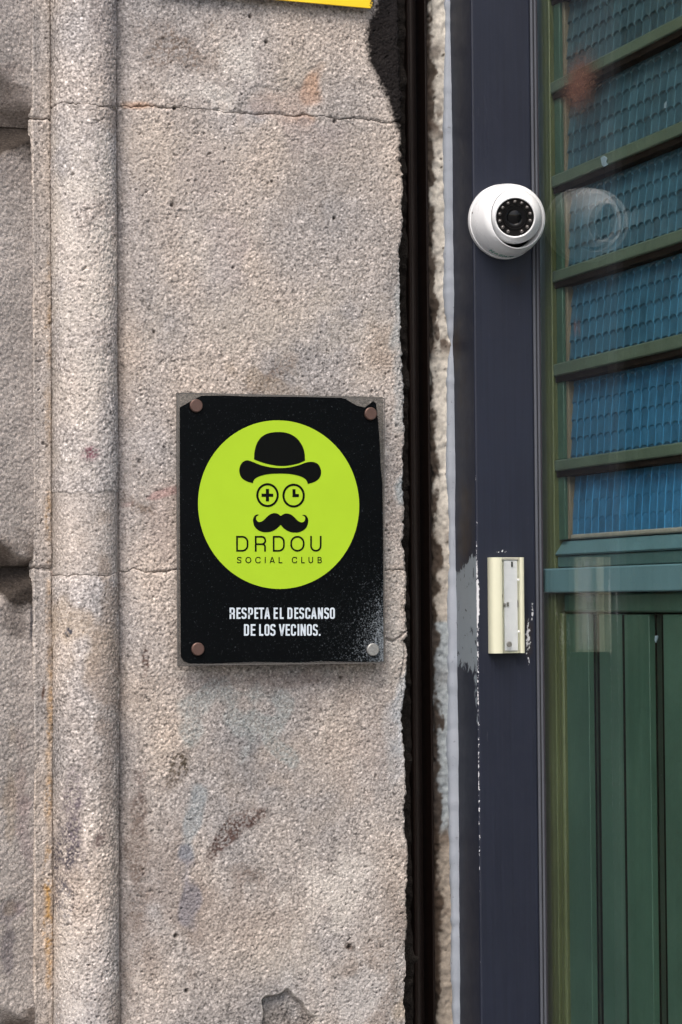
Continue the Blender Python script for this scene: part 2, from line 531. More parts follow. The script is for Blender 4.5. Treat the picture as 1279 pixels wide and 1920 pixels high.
    # faint blue-grey graffiti below the plaque
    blue = (0.235, 0.265, 0.265)
    g = np.maximum.reduce([
        seg_mask(Xg, Zg, [(355, 1390), (360, 1330), (400, 1297), (470, 1300), (535, 1320), (520, 1360), (470, 1350)], 17, nz=mid, amp=0.5),
        seg_mask(Xg, Zg, [(440, 1350), (470, 1390), (455, 1430)], 15, nz=mid, amp=0.5),
        seg_mask(Xg, Zg, [(500, 1380), (548, 1432)], 11, nz=mid, amp=0.4)])
    col = paint(col, g * (0.75 + 0.3 * np.clip(sp, -1, 1)), blue, 0.58)
    g = seg_mask(Xg, Zg, [(372, 1480), (362, 1540), (352, 1600)], 14, nz=mid, amp=0.4)
    col = paint(col, g, (0.235, 0.265, 0.280), 0.6)
    g = seg_mask(Xg, Zg, [(352, 1590), (350, 1650), (345, 1720)], 13, nz=mid, amp=0.6)
    col = paint(col, g, (0.15, 0.15, 0.18), 0.6)
    # black spray paint round the upper right corner, hard right side and fuzzy left side
    zt = [at_y(735, py) .z for py in (-2000, 0, 40, 80, 120, 165, 200, 240, 300, 330)][::-1]
    xk = [X(px, 0, py) for px, py in zip((696, 710, 697, 687, 695, 717, 731, 744, 757, 790), (0, 0, 40, 80, 120, 165, 200, 240, 300, 330))][::-1]
    xb = np.interp(Zg, zt, xk)
    bl = sstep(-0.006, 0.004, Xg - xb + 0.0016 * sp + 0.0012 * mid)
    col = paint(col, bl, (0.0045, 0.0036, 0.0042), 0.98)
    # darker from the arris back along the hidden side
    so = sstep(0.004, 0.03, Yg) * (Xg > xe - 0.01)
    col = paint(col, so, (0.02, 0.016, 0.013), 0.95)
    # hairline crack right of the plaque
    cr = seg_mask(Xg, Zg, [(725, 1198), (738, 1203), (752, 1192), (764, 1180)], 2.2, nz=mid, amp=0.4)
    h = h - cr * 0.004; 
    cr = seg_mask(Xg, Zg, [(764, 1186), (757, 1230), (752, 1265), (758, 1300)], 2.0, nz=mid, amp=0.4)
    h = h - cr * 0.005
    cr = seg_mask(Xg, Zg, [(585, 1730), (588, 1660), (584, 1600)], 1.2, nz=mid, amp=0.5)
    h = h - cr * 0.0008
    return h, col, dX

strip('face_block', prof_face, courses, 11, amp=(0.39, 0.22, 0.7), gap=0.0008, roundr=0.0019, post=post_face)

# ---- half-round moulding
xc0, xc1 = X(100, 0.004), X(222, -0.005)
rm = (xc1 - xc0) / 2 * 1.0
xm = (xc0 + xc1) / 2
prof_round = [(xm - rm - 0.001, 0.035)]
for k in range(0, 41):
    a = math.pi - math.pi * k / 40
    prof_round.append((xm + rm * math.cos(a), 0.006 - 0.040 * math.sin(a) ** 0.8))
prof_round.append((xm + rm + 0.001, 0.035))
def post_round(Xg, Yg, Zg, h, col, dX, n, t):
    mid, big, sp = n['mid'], n['big'], n['sp']
    W = lambda *a, **k: ell(Xg, Zg, *a, y=-0.02, nz=mid, amp=0.45, soft=0.6, **k)
    col = col * (1.06 + 0.10 * np.clip(n['band'], -1.5, 1.5))[..., None]
    # cement repair band between the two courses is smoother and greyer
    zt, zb = Z(922, 160, -0.03) + 0.0016 * n['mid'], Z(1082, 160, -0.03)
    cem = sstep(-0.001, 0.001, zt - Zg) * sstep(-0.004, 0.004, Zg - zb)
    h = h * (1 - 0.42 * cem) - cem * 0.0008
    col = col * (1 - 0.55 * cem[..., None]) + 0.55 * cem[..., None] * np.array([0.36, 0.32, 0.29]) * (1 + 0.05 * big + 0.06 * sp)[..., None]
    for px, py, rx, ry, c, s, a in (
        (168, 851, 16, 12, (.15, .06, .08), .8, 0), (128, 1600, 22, 60, (.085, .075, .085), .75, 0), (140, 1520, 14, 60, (.13, .11, .12), .6, 0), (118, 1690, 18, 40, (.10, .09, .10), .6, 0), (180, 1575, 14, 26, (.12, .09, .085), .7, -30),
        (140, 1180, 40, 60, (.36, .29, .22), .5, 0), (200, 1200, 30, 120, (.27, .215, .175), .5, 0), (200, 1480, 24, 150, (.25, .21, .185), .5, 0), (150, 330, 60, 90, (.46, .42, .38), .4, 0), (150, 480, 50, 130, (.48, .44, .40), .5, 0), (150, 700, 50, 120, (.42, .38, .34), .4, 0),
        (128, 1186, 5, 8, (.06, .06, .07), .8, 0), (205, 60, 30, 90, (.25, .22, .21), .5, 0), (190, 215, 40, 24, (.27, .225, .195), .4, 0), (120, 1790, 30, 80, (.45, .41, .37), .4, 0)):
        mk = W(px, py, rx, ry, a)
        if c[0] < 0.2: mk = mk * np.clip(0.85 + 0.75 * sp + 0.4 * mid, 0.05, 1.5)
        col = paint(col, mk, c, s * 1.1)
    return h, col, dX
zr_a, zr_b = Z(196, 160, -0.03), Z(1078, 160, -0.03)
strip('moulding_block', prof_round, [(zr_a, wall_z_top), (zr_b, zr_a), (zr_b - COURSE, zr_b), (0.0, zr_b - COURSE)], 41,
      amp=(0.44, 0.2, 0.5), gap=0.0005, roundr=0.0018, post=post_round, tint=(1.10, 1.10, 1.10), speck=0.16)

# ---- grooved fillet between the rustication and the half-round
xf0, xf1 = X(63, 0.0), xm - rm + 0.002
prof_fil = [(xf0 - 0.004, 0.008), (xf0 - 0.001, 0.001), (xf0 + 0.001, -0.0008), (xf0 + 0.004, 0.001), (xf0 + 0.009, 0.0035), (xf0 + 0.015, 0.0055), (xf1 - 0.004, 0.008), (xf1, 0.014), (xf1 + 0.002, 0.04)]
def post_fil(Xg, Yg, Zg, h, col, dX, n, t):
    mid = n['mid']
    W = lambda *a, **k: ell(Xg, Zg, *a, y=0.007, nz=mid, amp=0.5, soft=0.6, **k)
    ochre = (0.42, 0.24, 0.075)
    for px, py, rx, ry, s in ((93, 590, 8, 90, .45), (92, 960, 8, 50, .45), (92, 1120, 7, 60, .35), (94, 1330, 8, 90, .6), (93, 1480, 8, 90, .6), (90, 1700, 9, 110, .95), (90, 1850, 8, 40, .6), (92, 780, 8, 60, .3), (95, 1250, 6, 60, .4)):
        col = paint(col, W(px, py, rx, ry) * np.clip(0.55 + 0.5 * mid + 0.25 * n['sp'], 0, 1), ochre, s * 0.95)
    col = paint(col, W(79, 1298, 3, 14, -8), (.09, .05, .035), .9)
    col = paint(col, W(75, 200, 14, 10), (.12, .10, .085), .5)
    col = paint(col, W(95, 1200, 6, 40), (.20, .16, .13), .6)
    col = paint(col, W(104, 1105, 3, 24), (.28, .15, .14), .6)
    return h, col, dX
zf_a, zf_b = Z(222, 80), Z(1064, 80)
strip('fillet_block', prof_fil, [(zf_a, wall_z_top), (zf_b, zf_a), (zf_b - COURSE, zf_b), (0.0, zf_b - COURSE)], 71, amp=(0.26, 0.25, 0.5), gap=0.0012, roundr=0.003, post=post_fil, tint=(1.16, 1.14, 1.10), speck=0.09)

# ---- rusticated blocks at the left, chamfered all round
xb1 = xf0 - 0.0005
PR = 0.036
prof_rus = [(xb1 - 0.55, -PR), (xb1 - 0.056, -PR), (xb1 - 0.052, -PR + 0.0005), (xb1 - 0.048, -PR + 0.003), (xb1 - 0.002, -0.001), (xb1 + 0.002, 0.002), (xb1 + 0.004, 0.010)]
def post_rus(Xg, Yg, Zg, h, col, dX, n, t):
    mid = n['mid']
    W = lambda *a, **k: ell(Xg, Zg, *a, y=-0.02, nz=mid, amp=0.45, soft=0.6, **k)
    z0, z1 = Zg.min(), Zg.max()
    for px, py, rx, ry, c, s, a in ((30, 160, 34, 30, (.17, .13, .11), .5, 0), (28, 1160, 22, 26, (.14, .115, .10), .6, -35), (16, 1760, 12, 60, (.16, .14, .15), .6, 0), (75, 720, 4, 18, (.06, .05, .05), .85, -6), (66, 1165, 3, 26, (.05, .05, .06), .85, 0), (40, 1480, 16, 60, (.33, .24, .21), .4, 0), (18, 1520, 10, 100, (.36, .28, .2), .4, 0), (50, 1560, 12, 80, (.32, .25, .25), .4, 0), (44, 495, 5, 3, (.06, .05, .05), .8, -30), (30, 330, 26, 50, (.26, .22, .195), .5, 0)):
        col = paint(col, W(px, py, rx, ry, a), c, s)
    return h, col, dX
def rus_block(z0, z1, seed, topc, botc):
    """height field over profile x height; the stone's own top and bottom are chamfered too"""
    q, nr, t = resample(prof_rus, STEP * 1.4)
    keep = np.concatenate([np.arange(0, 330, 12), np.arange(330, len(q))])
    keep = keep[keep < len(q)]
    q, nr = q[keep], nr[keep]
    ns = len(q)
    zr = rows(z0, z1)
    nz = len(zr)
    g = [gnoise(ns, NZF, a, a, seed + i) for i, a in enumerate((1.0, 7, 40, 0.8, 22))]
    band, mid, big, sp, bigc = [fld(ns, zr, a) for a in g]
    Xg = np.repeat(q[:, 0:1], nz, 1); Yg = np.repeat(q[:, 1:2], nz, 1); Zg = np.repeat(zr[None], ns, 0)
    lump = np.where(band > 0, np.tanh(band), band)
    h = (0.34 * lump + 0.3 * mid + 0.8 * big) * MM
    col = BASE * np.array([1.20, 1.18, 1.15]) * (1 + 0.05 * bigc + 0.09 * np.clip(sp, -2, 2))[..., None]
    h, col, dX = post_rus(Xg, Yg, Zg, h, col, np.zeros_like(h), dict(mid=mid, big=big), t)
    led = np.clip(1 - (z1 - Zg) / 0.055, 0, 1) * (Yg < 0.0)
    col = paint(col, np.clip(led * 3.2 + 0.5 * mid * (led > 0), 0, 1), (0.022, 0.016, 0.012), 0.94)  # shade of the joint groove painted on the top chamfer
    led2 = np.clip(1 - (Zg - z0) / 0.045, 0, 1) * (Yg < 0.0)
    col = paint(col, np.clip(led2 * 1.3 + 0.35 * mid * (led2 > 0), 0, 1), (0.105, 0.080, 0.063), 0.75)  # groove soffit browned in colour to stand for its shade
    lim_t = 0.018 - (z1 - Zg - 0.0015 * mid) * topc * 1.35      # deepest y allowed by the top chamfer (more positive = deeper)
    lim_b = 0.018 - (Zg - z0 - 0.0015 * mid) * botc * 1.35
    yy = Yg + nr[:, 1:2] * h
    k = 0.006
    def smax(a, b):
        d = np.clip(0.5 + 0.5 * (a - b) / k, 0, 1)
        return b * (1 - d) + a * d + k * d * (1 - d)
    y2 = np.where(yy < 0.006, smax(smax(yy, lim_t), lim_b), yy)
    P = np.stack([Xg + nr[:, 0:1] * h, y2, Zg], -1)
    lo, hi = P[:, :1].copy(), P[:, -1:].copy()
    lo[..., 1] += 0.02; hi[..., 1] += 0.02
    P = np.concatenate([lo, P, hi], 1); col = np.concatenate([col[:, :1], col, col[:, -1:]], 1)
    me = quads_mesh('rusticated_block', P.reshape(-1, 3), grid_faces(ns, nz + 2), True, {'Col': np.clip(col, 0.004, 0.8).reshape(-1, 3)})
    return link('rusticated_block', me, M_stone, wall)
zb_a, zb_b = Z(236, 55), Z(1062, 55)
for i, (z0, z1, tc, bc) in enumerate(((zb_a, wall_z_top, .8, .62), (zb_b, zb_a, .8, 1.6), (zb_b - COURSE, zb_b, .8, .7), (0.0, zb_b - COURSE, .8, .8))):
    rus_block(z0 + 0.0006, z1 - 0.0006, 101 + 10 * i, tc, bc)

# mortar core behind all the runs (fills joints and groove bottoms)
mb = MB()
mb.prism_z([(xb1 - 0.545, 0.026), (xf0 + 0.001, 0.026), (xf0 + 0.006, 0.014), (xm, 0.014), (xm + rm - 0.004, 0.011), (xl + 0.003, 0.011), (xl + 0.016, 0.016), (xe - 0.014, 0.016), (xe - 0.014, 0.40), (xb1 - 0.545, 0.40)], 0.0, wall_z_top - 0.004)
mb.build('mortar_core', M_mortar, wall)

# ---- very dark rough fill in the gap beside the pier
def rough_strip(name, prof, z0, z1, amp, seed, mat, parent, attrs=None, step=0.0022, wob=None):
    q, nr, t = resample(prof, step)
    ns = len(q); zr = np.arange(z0, z1, step); nz = len(zr)
    h = (gnoise(ns, nz, 1.3, 1.6, seed) * amp + gnoise(ns, nz, 5, 9, seed + 1) * amp * 0.9)
    P = np.stack([np.repeat(q[:, 0:1], nz, 1) + nr[:, 0:1] * h, np.repeat(q[:, 1:2], nz, 1) + nr[:, 1:2] * h, np.repeat(zr[None], ns, 0)], -1)
    if wob is not None: P[..., 0] += wob(q, zr, ns, nz)
    at = {'Col': attrs(P, gnoise(ns, nz, 3, 5, seed + 2), gnoise(ns, nz, 0.9, 0.9, seed + 3)).reshape(-1, 3)} if attrs else None
    return link(name, quads_mesh(name, P.reshape(-1, 3), grid_faces(ns, nz), True, at), mat, parent)

YG = 0.052                                                # front of the shutter guide
xg0, xg1, xg2, xg3 = X(771, YG), X(784, YG), X(810, YG), X(815, YG)
rough_strip('dark_joint_fill', [(xe - 0.012, 0.080), (xe - 0.004, 0.066), (xg0 + 0.003, 0.060), (xg0 + 0.008, 0.085)], 0.0, wall_z_top - 0.01, 0.0020, 301, M_black_fill, wall)

# =================================================================== SHUTTER GUIDE
guide = thing('shutter_guide', ((xg0 + xg3) / 2, YG, 0.0), 'dark brown steel roller shutter channel running up beside the stone arris', 'shutter guide')
g = MB()
g.prism_z([(xg0, YG + 0.05), (xg0, YG + 0.001), (xg0 + 0.001, YG), (xg1 - 0.001, YG), (xg1, YG + 0.001), (xg1, YG + 0.05)], 0.0, 2.9)
g.build('front_flange', M_brown, guide, smooth=True)
g = MB(); g.box((xg1 + 0.0005, YG + 0.042, 0.001), (xg2, YG + 0.05, 2.895)); g.build('channel_back', M_brown, guide, bevel=0.0005)
g = MB(); g.box((xg2 + 0.0005, YG + 0.012, 0.001), (xg3, YG + 0.05, 2.895)); g.build('rear_flange', M_brown, guide, bevel=0.0006)
g = MB()
for k in range(1):
    g.prism_z([(xg1 - 0.006, YG - 0.0006), (xg1 - 0.004, YG - 0.002), (xg1 - 0.002, YG - 0.0006)], 0.001, 2.89)
g.build('rolled_lip', simple('worn_brown_edge', (0.015, 0.011, 0.0095), 0.4, spec=0.3, var=0.5, nscale=40, stretch=(1, 1, 0.05)), guide, smooth=True)

# =================================================================== DOOR FRAME POST
YP = 0.030                                               # front of the post
xp0 = X(892.5, YP)
xp1 = X(1003.5, YP)
xgl = X(1018.5, YP)                                      # plane of the glass
y_pl = at_x(851, 960, xp0).y                             # where the post side meets the plaster
post_h = 2.9

frame = thing('door_frame_post', ((xp0 + xp1) / 2, YP + 0.03, 0.0), 'chipped navy blue metal door post with pale glazing trim beside the glass', 'door frame')

def paint_mat(name, colr, under, rough):
    """paint over metal: attribute Wear = (chip amount, grime amount, primer amount)"""
    M = Mat(name)
    sep = M.n('ShaderNodeSeparateColor'); M.l(M.attr('Wear').outputs['Color'], sep.inputs[0])
    chip, grime, prim = sep.outputs[0], sep.outputs[1], sep.outputs[2]
    big = M.noise(14, 5, 0.6, (1, 1, 0.35))
    c = M.mix(big, tuple(v * 0.74 for v in colr), tuple(v * 1.24 for v in colr))
    brush = M.noise(340, 4, 0.6, (1, 1, 0.015))
    c = M.mix(1.0, c, M.ramp(brush, [(0.3, 0.86), (0.7, 1.14)]), 'MULTIPLY')
    scr = M.ramp(M.noise(240, 3, 0.6, (1, 1, 0.12)), [(0.70, 0.0), (0.76, 0.5)])
    c = M.mix(M.math('MULTIPLY', scr, 0.10), c, (0.35, 0.36, 0.38))
    n1 = M.noise(150, 5, 0.65, (1, 1, 0.8), 0.6)
    gr = M.ramp(M.math('ADD', M.math('MULTIPLY', grime, 0.75), M.math('MULTIPLY', M.noise(110, 5, 0.7, (1, 1, 0.5)), 0.75)), [(0.60, 0.0), (0.86, 1.0)])
    c = M.mix(gr, c, (0.022, 0.016, 0.014))
    n2 = M.noise(90, 9, 0.72, (1.0, 1, 0.6), 0.5)
    pf = M.ramp(M.math('ADD', M.math('MULTIPLY', prim, 0.9), M.math('MULTIPLY', M.math('MULTIPLY_ADD', n2, 3.8, -1.9), M.math('MINIMUM', M.math('MULTIPLY', prim, 4.0), 1.0))), [(0.485, 0.0), (0.515, 1.0)])
    c = M.mix(pf, c, (0.20, 0.235, 0.265))
    cf = M.ramp(M.math('ADD', chip, M.math('MULTIPLY_ADD', M.noise(330, 4, 0.65, (1, 1, 0.6)), 1.5, -0.75)), [(0.58, 0.0), (0.63, 1.0)])
    c = M.mix(cf, c, under)
    h = M.math('MULTIPLY_ADD', pf, -0.4, M.math('MULTIPLY', cf, -0.5))
    hh = M.math('ADD', M.math('ADD', h, M.math('MULTIPLY', M.noise(220, 4, 0.6), 0.3)), M.math('MULTIPLY', brush, 0.35))
    r = M.math('MULTIPLY_ADD', M.noise(60, 4), 0.2, rough - 0.1)
    return M.done(M.bsdf(c, r, 0, 0.35, M.bump(hh, 0.35, 0.0006)))

M_navy = paint_mat('navy_metal_paint', (0.0108, 0.0136, 0.0255), (0.52, 0.53, 0.56), 0.46)

def coarse_strip(name, prof, z0, z1, mat, parent, wear, step=0.0016, zstep=0.004):
    q, nr, t = resample(prof, step)
    ns = len(q); zr = np.linspace(z0, z1, int((z1 - z0) / zstep)); nz = len(zr)
    P = np.stack([np.repeat(q[:, 0:1], nz, 1), np.repeat(q[:, 1:2], nz, 1), np.repeat(zr[None], ns, 0)], -1)
    wv = wear(P[..., 0], P[..., 1], P[..., 2], t[:, None])
    return link(name, quads_mesh(name, P.reshape(-1, 3), grid_faces(ns, nz), True, {'Wear': np.clip(wv, 0, 1).reshape(-1, 3)}), mat, parent)

def box_d(A, B, a, b, ra, rb):
    return np.exp(-(((A - a) / ra) ** 2 + ((B - b) / rb) ** 2))

def zpost(py, px=950): return at_y(px, py, YP).z
prof_post = [(xp0, y_pl + 0.06), (xp0, YP + 0.0012), (xp0 + 0.0004, YP + 0.0004), (xp0 + 0.0012, YP), (xp1 - 0.0012, YP), (xp1 - 0.0004, YP + 0.0004), (xp1, YP + 0.0012), (xp1, YP + 0.05)]
def wear_post(Xv, Yv, Zv, t):
    chip = np.zeros_like(Xv); grime = np.zeros_like(Xv); prim = np.zeros_like(Xv)
    side = (Yv > YP + 0.0013) & (Xv < xp0 + 0.002)
    arris = np.exp(-((np.abs(Xv - xp0) + np.abs(Yv - YP) - 0.001) / 0.0013) ** 2)
    chip = np.maximum(chip, arris * np.interp(Zv, [zpost(1760), zpost(1560), zpost(1330), zpost(1180), zpost(1060), zpost(1000), zpost(700), zpost(100)], [0.30, 0.55, 0.55, 0.7, 0.65, 0.45, 0.25, 0.18]))
    # bare patch on the arris left of the bell
    xr = Xv - xp0
    chip = np.maximum(chip, (~side) * np.exp(-(np.clip(xr, 0, 1) / (6.5 * PXM)) ** 2) * np.exp(-((Zv - zpost(1125)) / (62 * PXM)) ** 4) * 0.95)
    chip = np.maximum(chip, (~side) * np.exp(-(np.clip(xr, 0, 1) / (3.5 * PXM)) ** 2) * np.exp(-((Zv - zpost(1290)) / (110 * PXM)) ** 4) * 0.62)
    # speckle right of the bell and just above it
    for px, py, rx, ry, s in ((990, 1195, 9, 55, .68), (998, 1150, 6, 40, .6), (940, 1034, 26, 5, .62), (991, 1240, 6, 16, .55), (925, 1262, 10, 8, .3)):
        p = at_y(px, py, YP)
        chip = np.maximum(chip, (~side) * np.exp(-(((Xv - p.x) / (rx * PXM)) ** 2 + ((Zv - p.z) / (ry * PXM)) ** 2)) * s)
    chip = np.maximum(chip, np.exp(-((Xv - xp1) / 0.0016) ** 2) * (~side) * 0.30)
    # primer showing on the side, ragged top and bottom
    top, bot = zpost(1045, 872), zpost(1262, 872)
    dy = (Yv - YP) / (y_pl - YP)
    pt = top - 0.028 * dy + 0.006
    inside = sstep(-0.010, 0.010, pt - Zv) * sstep(-0.012, 0.012, Zv - bot - 0.012 * dy)
    prim = np.maximum(prim, side * inside)
    prim = np.maximum(prim, side * np.exp(-((Yv - YP) / 0.012) ** 2) * np.exp(-((Zv - zpost(1290, 872)) / 0.03) ** 2) * 0.75)
    prim = np.maximum(prim, side * np.exp(-((Yv - YP) / 0.006) ** 2) * np.exp(-((Zv - zpost(1345, 872)) / 0.012) ** 2) * 0.75)
    # grime on the side face
    for py, rz, s, d0 in ((640, .05, .85, .9), (720, .06, .55, .6), (940, .05, .75, .45), (1010, .05, .85, .5), (830, .08, .45, .5), (500, .05, .4, .9)):
        grime = np.maximum(grime, side * np.exp(-((Zv - zpost(py, 872)) / rz) ** 2) * np.exp(-((dy - d0) / 0.45) ** 2) * s * 0.72)
    # dirty run below the camera and the bell
    for px, py, rx, ry, s in ((970, 520, 40, 35, .35), (945, 1245, 40, 18, .3), (990, 1190, 14, 60, .5)):
        p = at_y(px, py, YP)
        grime = np.maximum(grime, (~side) * np.exp(-(((Xv - p.x) / (rx * PXM)) ** 2 + ((Zv - p.z) / (ry * PXM)) ** 2)) * s)
    return np.stack([chip, grime, prim], -1)
coarse_strip('post_casing', prof_post, 0.0, post_h, M_navy, frame, wear_post)

# glazing trim: two thin aluminium beads and a dark gasket
M_alu = simple('worn_aluminium', (0.072, 0.078, 0.094), 0.6, metal=0.0, spec=0.2, var=0.35, nscale=90, stretch=(1, 1, 0.08))
M_gasket = simple('dark_gasket', (0.035, 0.033, 0.040), 0.7, spec=0.15, var=0.3, nscale=90)
wt = xgl - xp1
for nm, a, b, pr, mat in (('glazing_bead', 0.02, 0.36, 0.0012, M_alu), ('gasket', 0.37, 0.50, -0.0015, M_gasket), ('glazing_bead', 0.51, 0.80, 0.0004, M_alu), ('gasket', 0.81, 1.0, -0.001, M_gasket)):
    x0, x1 = xp1 + a * wt + 0.0002, xp1 + b * wt
    c = (x1 - x0) * 0.3
    mb = MB(); mb.prism_z([(x0, YP + 0.04), (x0, YP - pr + c), (x0 + c, YP - pr), (x1 - c, YP - pr), (x1, YP - pr + c), (x1, YP + 0.04)], 0.002, post_h - 0.002)
    mb.build(nm, mat, frame, smooth=True)

# ---- plaster strip (part of the wall) and sealant bead (part of the frame)
def plaster_mat():
    M = Mat('flaking_plaster')
    c = M.attr('Col').outputs['Color']
    c = M.mix(1.0, c, M.ramp(M.noise(300, 4, 0.65), [(0.3, 0.8), (0.7, 1.15)]), 'MULTIPLY')
    return M.done(M.bsdf(c, 0.85, 0, 0.25, M.bump(M.noise(420, 5, 0.7), 0.5, 0.0008)))
M_plaster = plaster_mat()
xs0, xs1 = X(811, y_pl), xp0 + 0.004
def plaster_col(P, n, s):
    Xv, Zv = P[..., 0], P[..., 2]
    c = np.ones(P.shape[:2] + (3,)) * np.array([0.60, 0.565, 0.50]) * (1 + 0.07 * n)[..., None]
    zl = at_y(830, 1165, y_pl).z
    low = sstep(-0.002, 0.002, zl - Zv) * (1 - sstep(0, 0.01, at_y(830, 1560, y_pl).z - Zv))
    c = paint(c, low, (0.33, 0.37, 0.39), 0.95)
    tan = sstep(-0.01, 0.01, at_y(830, 1560, y_pl).z - Zv)
    c = paint(c, tan, (0.30, 0.25, 0.19), 0.8)
    gr = (0.5 + 0.5 * np.tanh((Zv - at_y(830, 1030, y_pl).z) * -18)) * (1 - low)
    c = paint(c, gr, (0.33, 0.285, 0.24), 0.6)
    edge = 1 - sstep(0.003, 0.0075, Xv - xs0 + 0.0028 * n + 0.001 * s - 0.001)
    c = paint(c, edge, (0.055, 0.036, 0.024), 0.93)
    for py, rz, st in ((100, .012, .7), (160, .02, .8), (230, .025, .95), (600, .02, .85), (640, .02, .9), (1010, .015, .5), (1270, .012, .3), (1560, .02, .8), (1700, .02, .7)):
        z0 = at_y(828, py, y_pl).z
        c = paint(c, np.exp(-((Zv - z0) / rz) ** 2) * np.clip(0.5 + 0.9 * n + 0.2 * s, 0, 1), (0.09, 0.062, 0.045), st)
    c = paint(c, np.clip(s - 1.9, 0, 1), (0.05, 0.04, 0.03), 0.9)
    return np.clip(c, 0.01, 0.75)
def plaster_wob(q, zr, ns, nz):
    e = gnoise(1, nz, 0.1, 6, 55)[0] * 0.0016 + gnoise(1, nz, 0.1, 30, 56)[0] * 0.0018
    wgt = 1 - sstep(xs0 + 0.002, xs0 + 0.016, q[:, 0])
    return wgt[:, None] * e[None, :]
rough_strip('plaster_edge', [(xs0 - 0.004, y_pl + 0.06), (xs0, y_pl + 0.012), (xs0 + 0.001, y_pl + 0.006), (xs0 + 0.005, y_pl + 0.002), (xs0 + 0.010, y_pl), (xs1, y_pl)], 0.0, wall_z_top - 0.01, 0.0007, 401, M_plaster, wall, plaster_col, 0.0015, plaster_wob)

def bead_mat():
    M = Mat('blue_grey_sealant')
    c = M.mix(M.noise(30, 5, 0.6, (1, 1, 0.3)), (0.25, 0.285, 0.335), (0.40, 0.43, 0.49))
    c = M.mix(M.ramp(M.noise(160, 4, 0.7), [(0.62, 0.0), (0.72, 0.6)]), c, (0.10, 0.09, 0.085))
    return M.done(M.bsdf(c, 0.55, 0, 0.35, M.bump(M.noise(200, 4), 0.4, 0.0008)))
nb, nzb = 14, 900
zr = np.linspace(0.0, post_h, nzb)
wv = gnoise(1, nzb, 0.1, 16, 77)[0] * 0.0017 + gnoise(1, nzb, 0.1, 1.5, 78)[0] * 0.0006
gapm = np.exp(-((zr - at_y(845, 640, y_pl).z) / 0.035) ** 2)
rad = np.clip(0.0095 + wv - gapm * 0.008, 0.002, 0.02)
ang = np.linspace(0, math.pi / 2, nb)
P = np.empty((nb, nzb, 3))
for i, a in enumerate(ang):
    P[i, :, 0] = xp0 - rad * math.cos(a) ** 0.8 * 1.0
    P[i, :, 1] = y_pl + 0.001 - rad * 0.75 * math.sin(a) ** 0.8
    P[i, :, 2] = zr
link('sealant_bead', quads_mesh('sealant_bead', P.reshape(-1, 3), grid_faces(nb, nzb), True), bead_mat(), frame)

# =================================================================== OLD GREEN DOOR LEAF (swung out, square to the wall)
xd = xgl + 0.0105                       # front (left-facing) surface of its stiles
TH = 0.055
YD = lambda px, x=None: at_x(px, 960, xd if x is None else x).y
ZD = lambda py, px=1040: at_x(px, py, xd).z
y_far, y_near = YP + 0.045, YD(1018) - 0.80
def wood_mat(name, a, b, rough=0.42):
    M = Mat(name)
    n = M.noise(26, 6, 0.62, (1, 1, 0.10))
    c = M.mix(n, a, b)
    c = M.mix(M.ramp(M.noise(8, 3, 0.5, (1, 1.4, 0.8)), [(0.4, 0.0), (0.75, 0.45)]), c, tuple(v * 1.35 + 0.008 for v in b))
    c = M.mix(M.ramp(M.noise(300, 4, 0.7, (1, 1, 0.25)), [(0.69, 0.0), (0.73, 0.7)]), c, (0.035, 0.016, 0.010))
    c = M.mix(M.ramp(M.noise(420, 3, 0.6, (1, 1, 0.4)), [(0.735, 0.0), (0.755, 0.7)]), c, (0.30, 0.33, 0.30))
    hgt = M.math('ADD', M.math('MULTIPLY', M.noise(60, 5, 0.6, (1, 1, 0.06)), 0.7), M.math('MULTIPLY', M.noise(90, 4, 0.6), 0.5))
    r = M.math('MULTIPLY_ADD', M.noise(40, 4), 0.2, rough - 0.1)
    return M.done(M.bsdf(c, r, 0, 0.4, M.bump(hgt, 0.4, 0.0012)))
M_green = wood_mat('old_green_paint', (0.029, 0.068, 0.049), (0.048, 0.100, 0.073))
M_olive = wood_mat('old_olive_green_paint', (0.055, 0.066, 0.024), (0.082, 0.100, 0.042))
M_rail = wood_mat('faded_green_rail_paint', (0.062, 0.090, 0.062), (0.088, 0.124, 0.090))
M_teal = wood_mat('light_teal_paint', (0.062, 0.130, 0.145), (0.088, 0.172, 0.195))  # lighter and bluer than the other door paints
M_teal2 = wood_mat('dull_teal_paint', (0.042, 0.092, 0.090), (0.064, 0.126, 0.124))
M_dkgreen = wood_mat('dark_green_paint', (0.009, 0.018, 0.0125), (0.016, 0.031, 0.021), 0.5)  # darker green for the recessed strips and back panel
M_putty = simple('old_putty', (0.135, 0.115, 0.080), 0.7, var=0.25, nscale=120, bump=0.3, bscale=300)
M_puttyp = simple('pale_putty', (0.24, 0.235, 0.20), 0.7, var=0.25, nscale=120, bump=0.3, bscale=300)

M_bar_shade = simple('bar_shade_brown', (0.010, 0.007, 0.0055), 0.85, spec=0.1, var=0.5, nscale=120)  # near-black colour for the shadow band below the glazing bars
door = thing('old_green_door', (xd + TH / 2, (y_far + y_near) / 2, 0.0), 'old green wooden door with blue patterned glass panes above and vertical boards below', 'door')
def dbox(name, mat, y0, y1, z0, z1, x0=0.0, x1=TH, bev=0.0015, parent=None):
    mb = MB(); mb.box((xd + x0, y0, z0), (xd + x1, y1, z1))
    return mb.build(name, mat, parent or door, bevel=bev, bseg=2)
z_ped = ZD(1112)                       # underside of the middle rail
door_top = 2.62
ys1 = YD(1039)                         # inner edge of the hanging stile
yn0 = y_near + 0.085
# hanging stile in two layers, as the photo shows a step in it
dbox('stile', M_olive, ys1 + 0.0005, y_far, 0.02, door_top)
dbox('stile', M_green, y_near, yn0, 0.02, door_top)
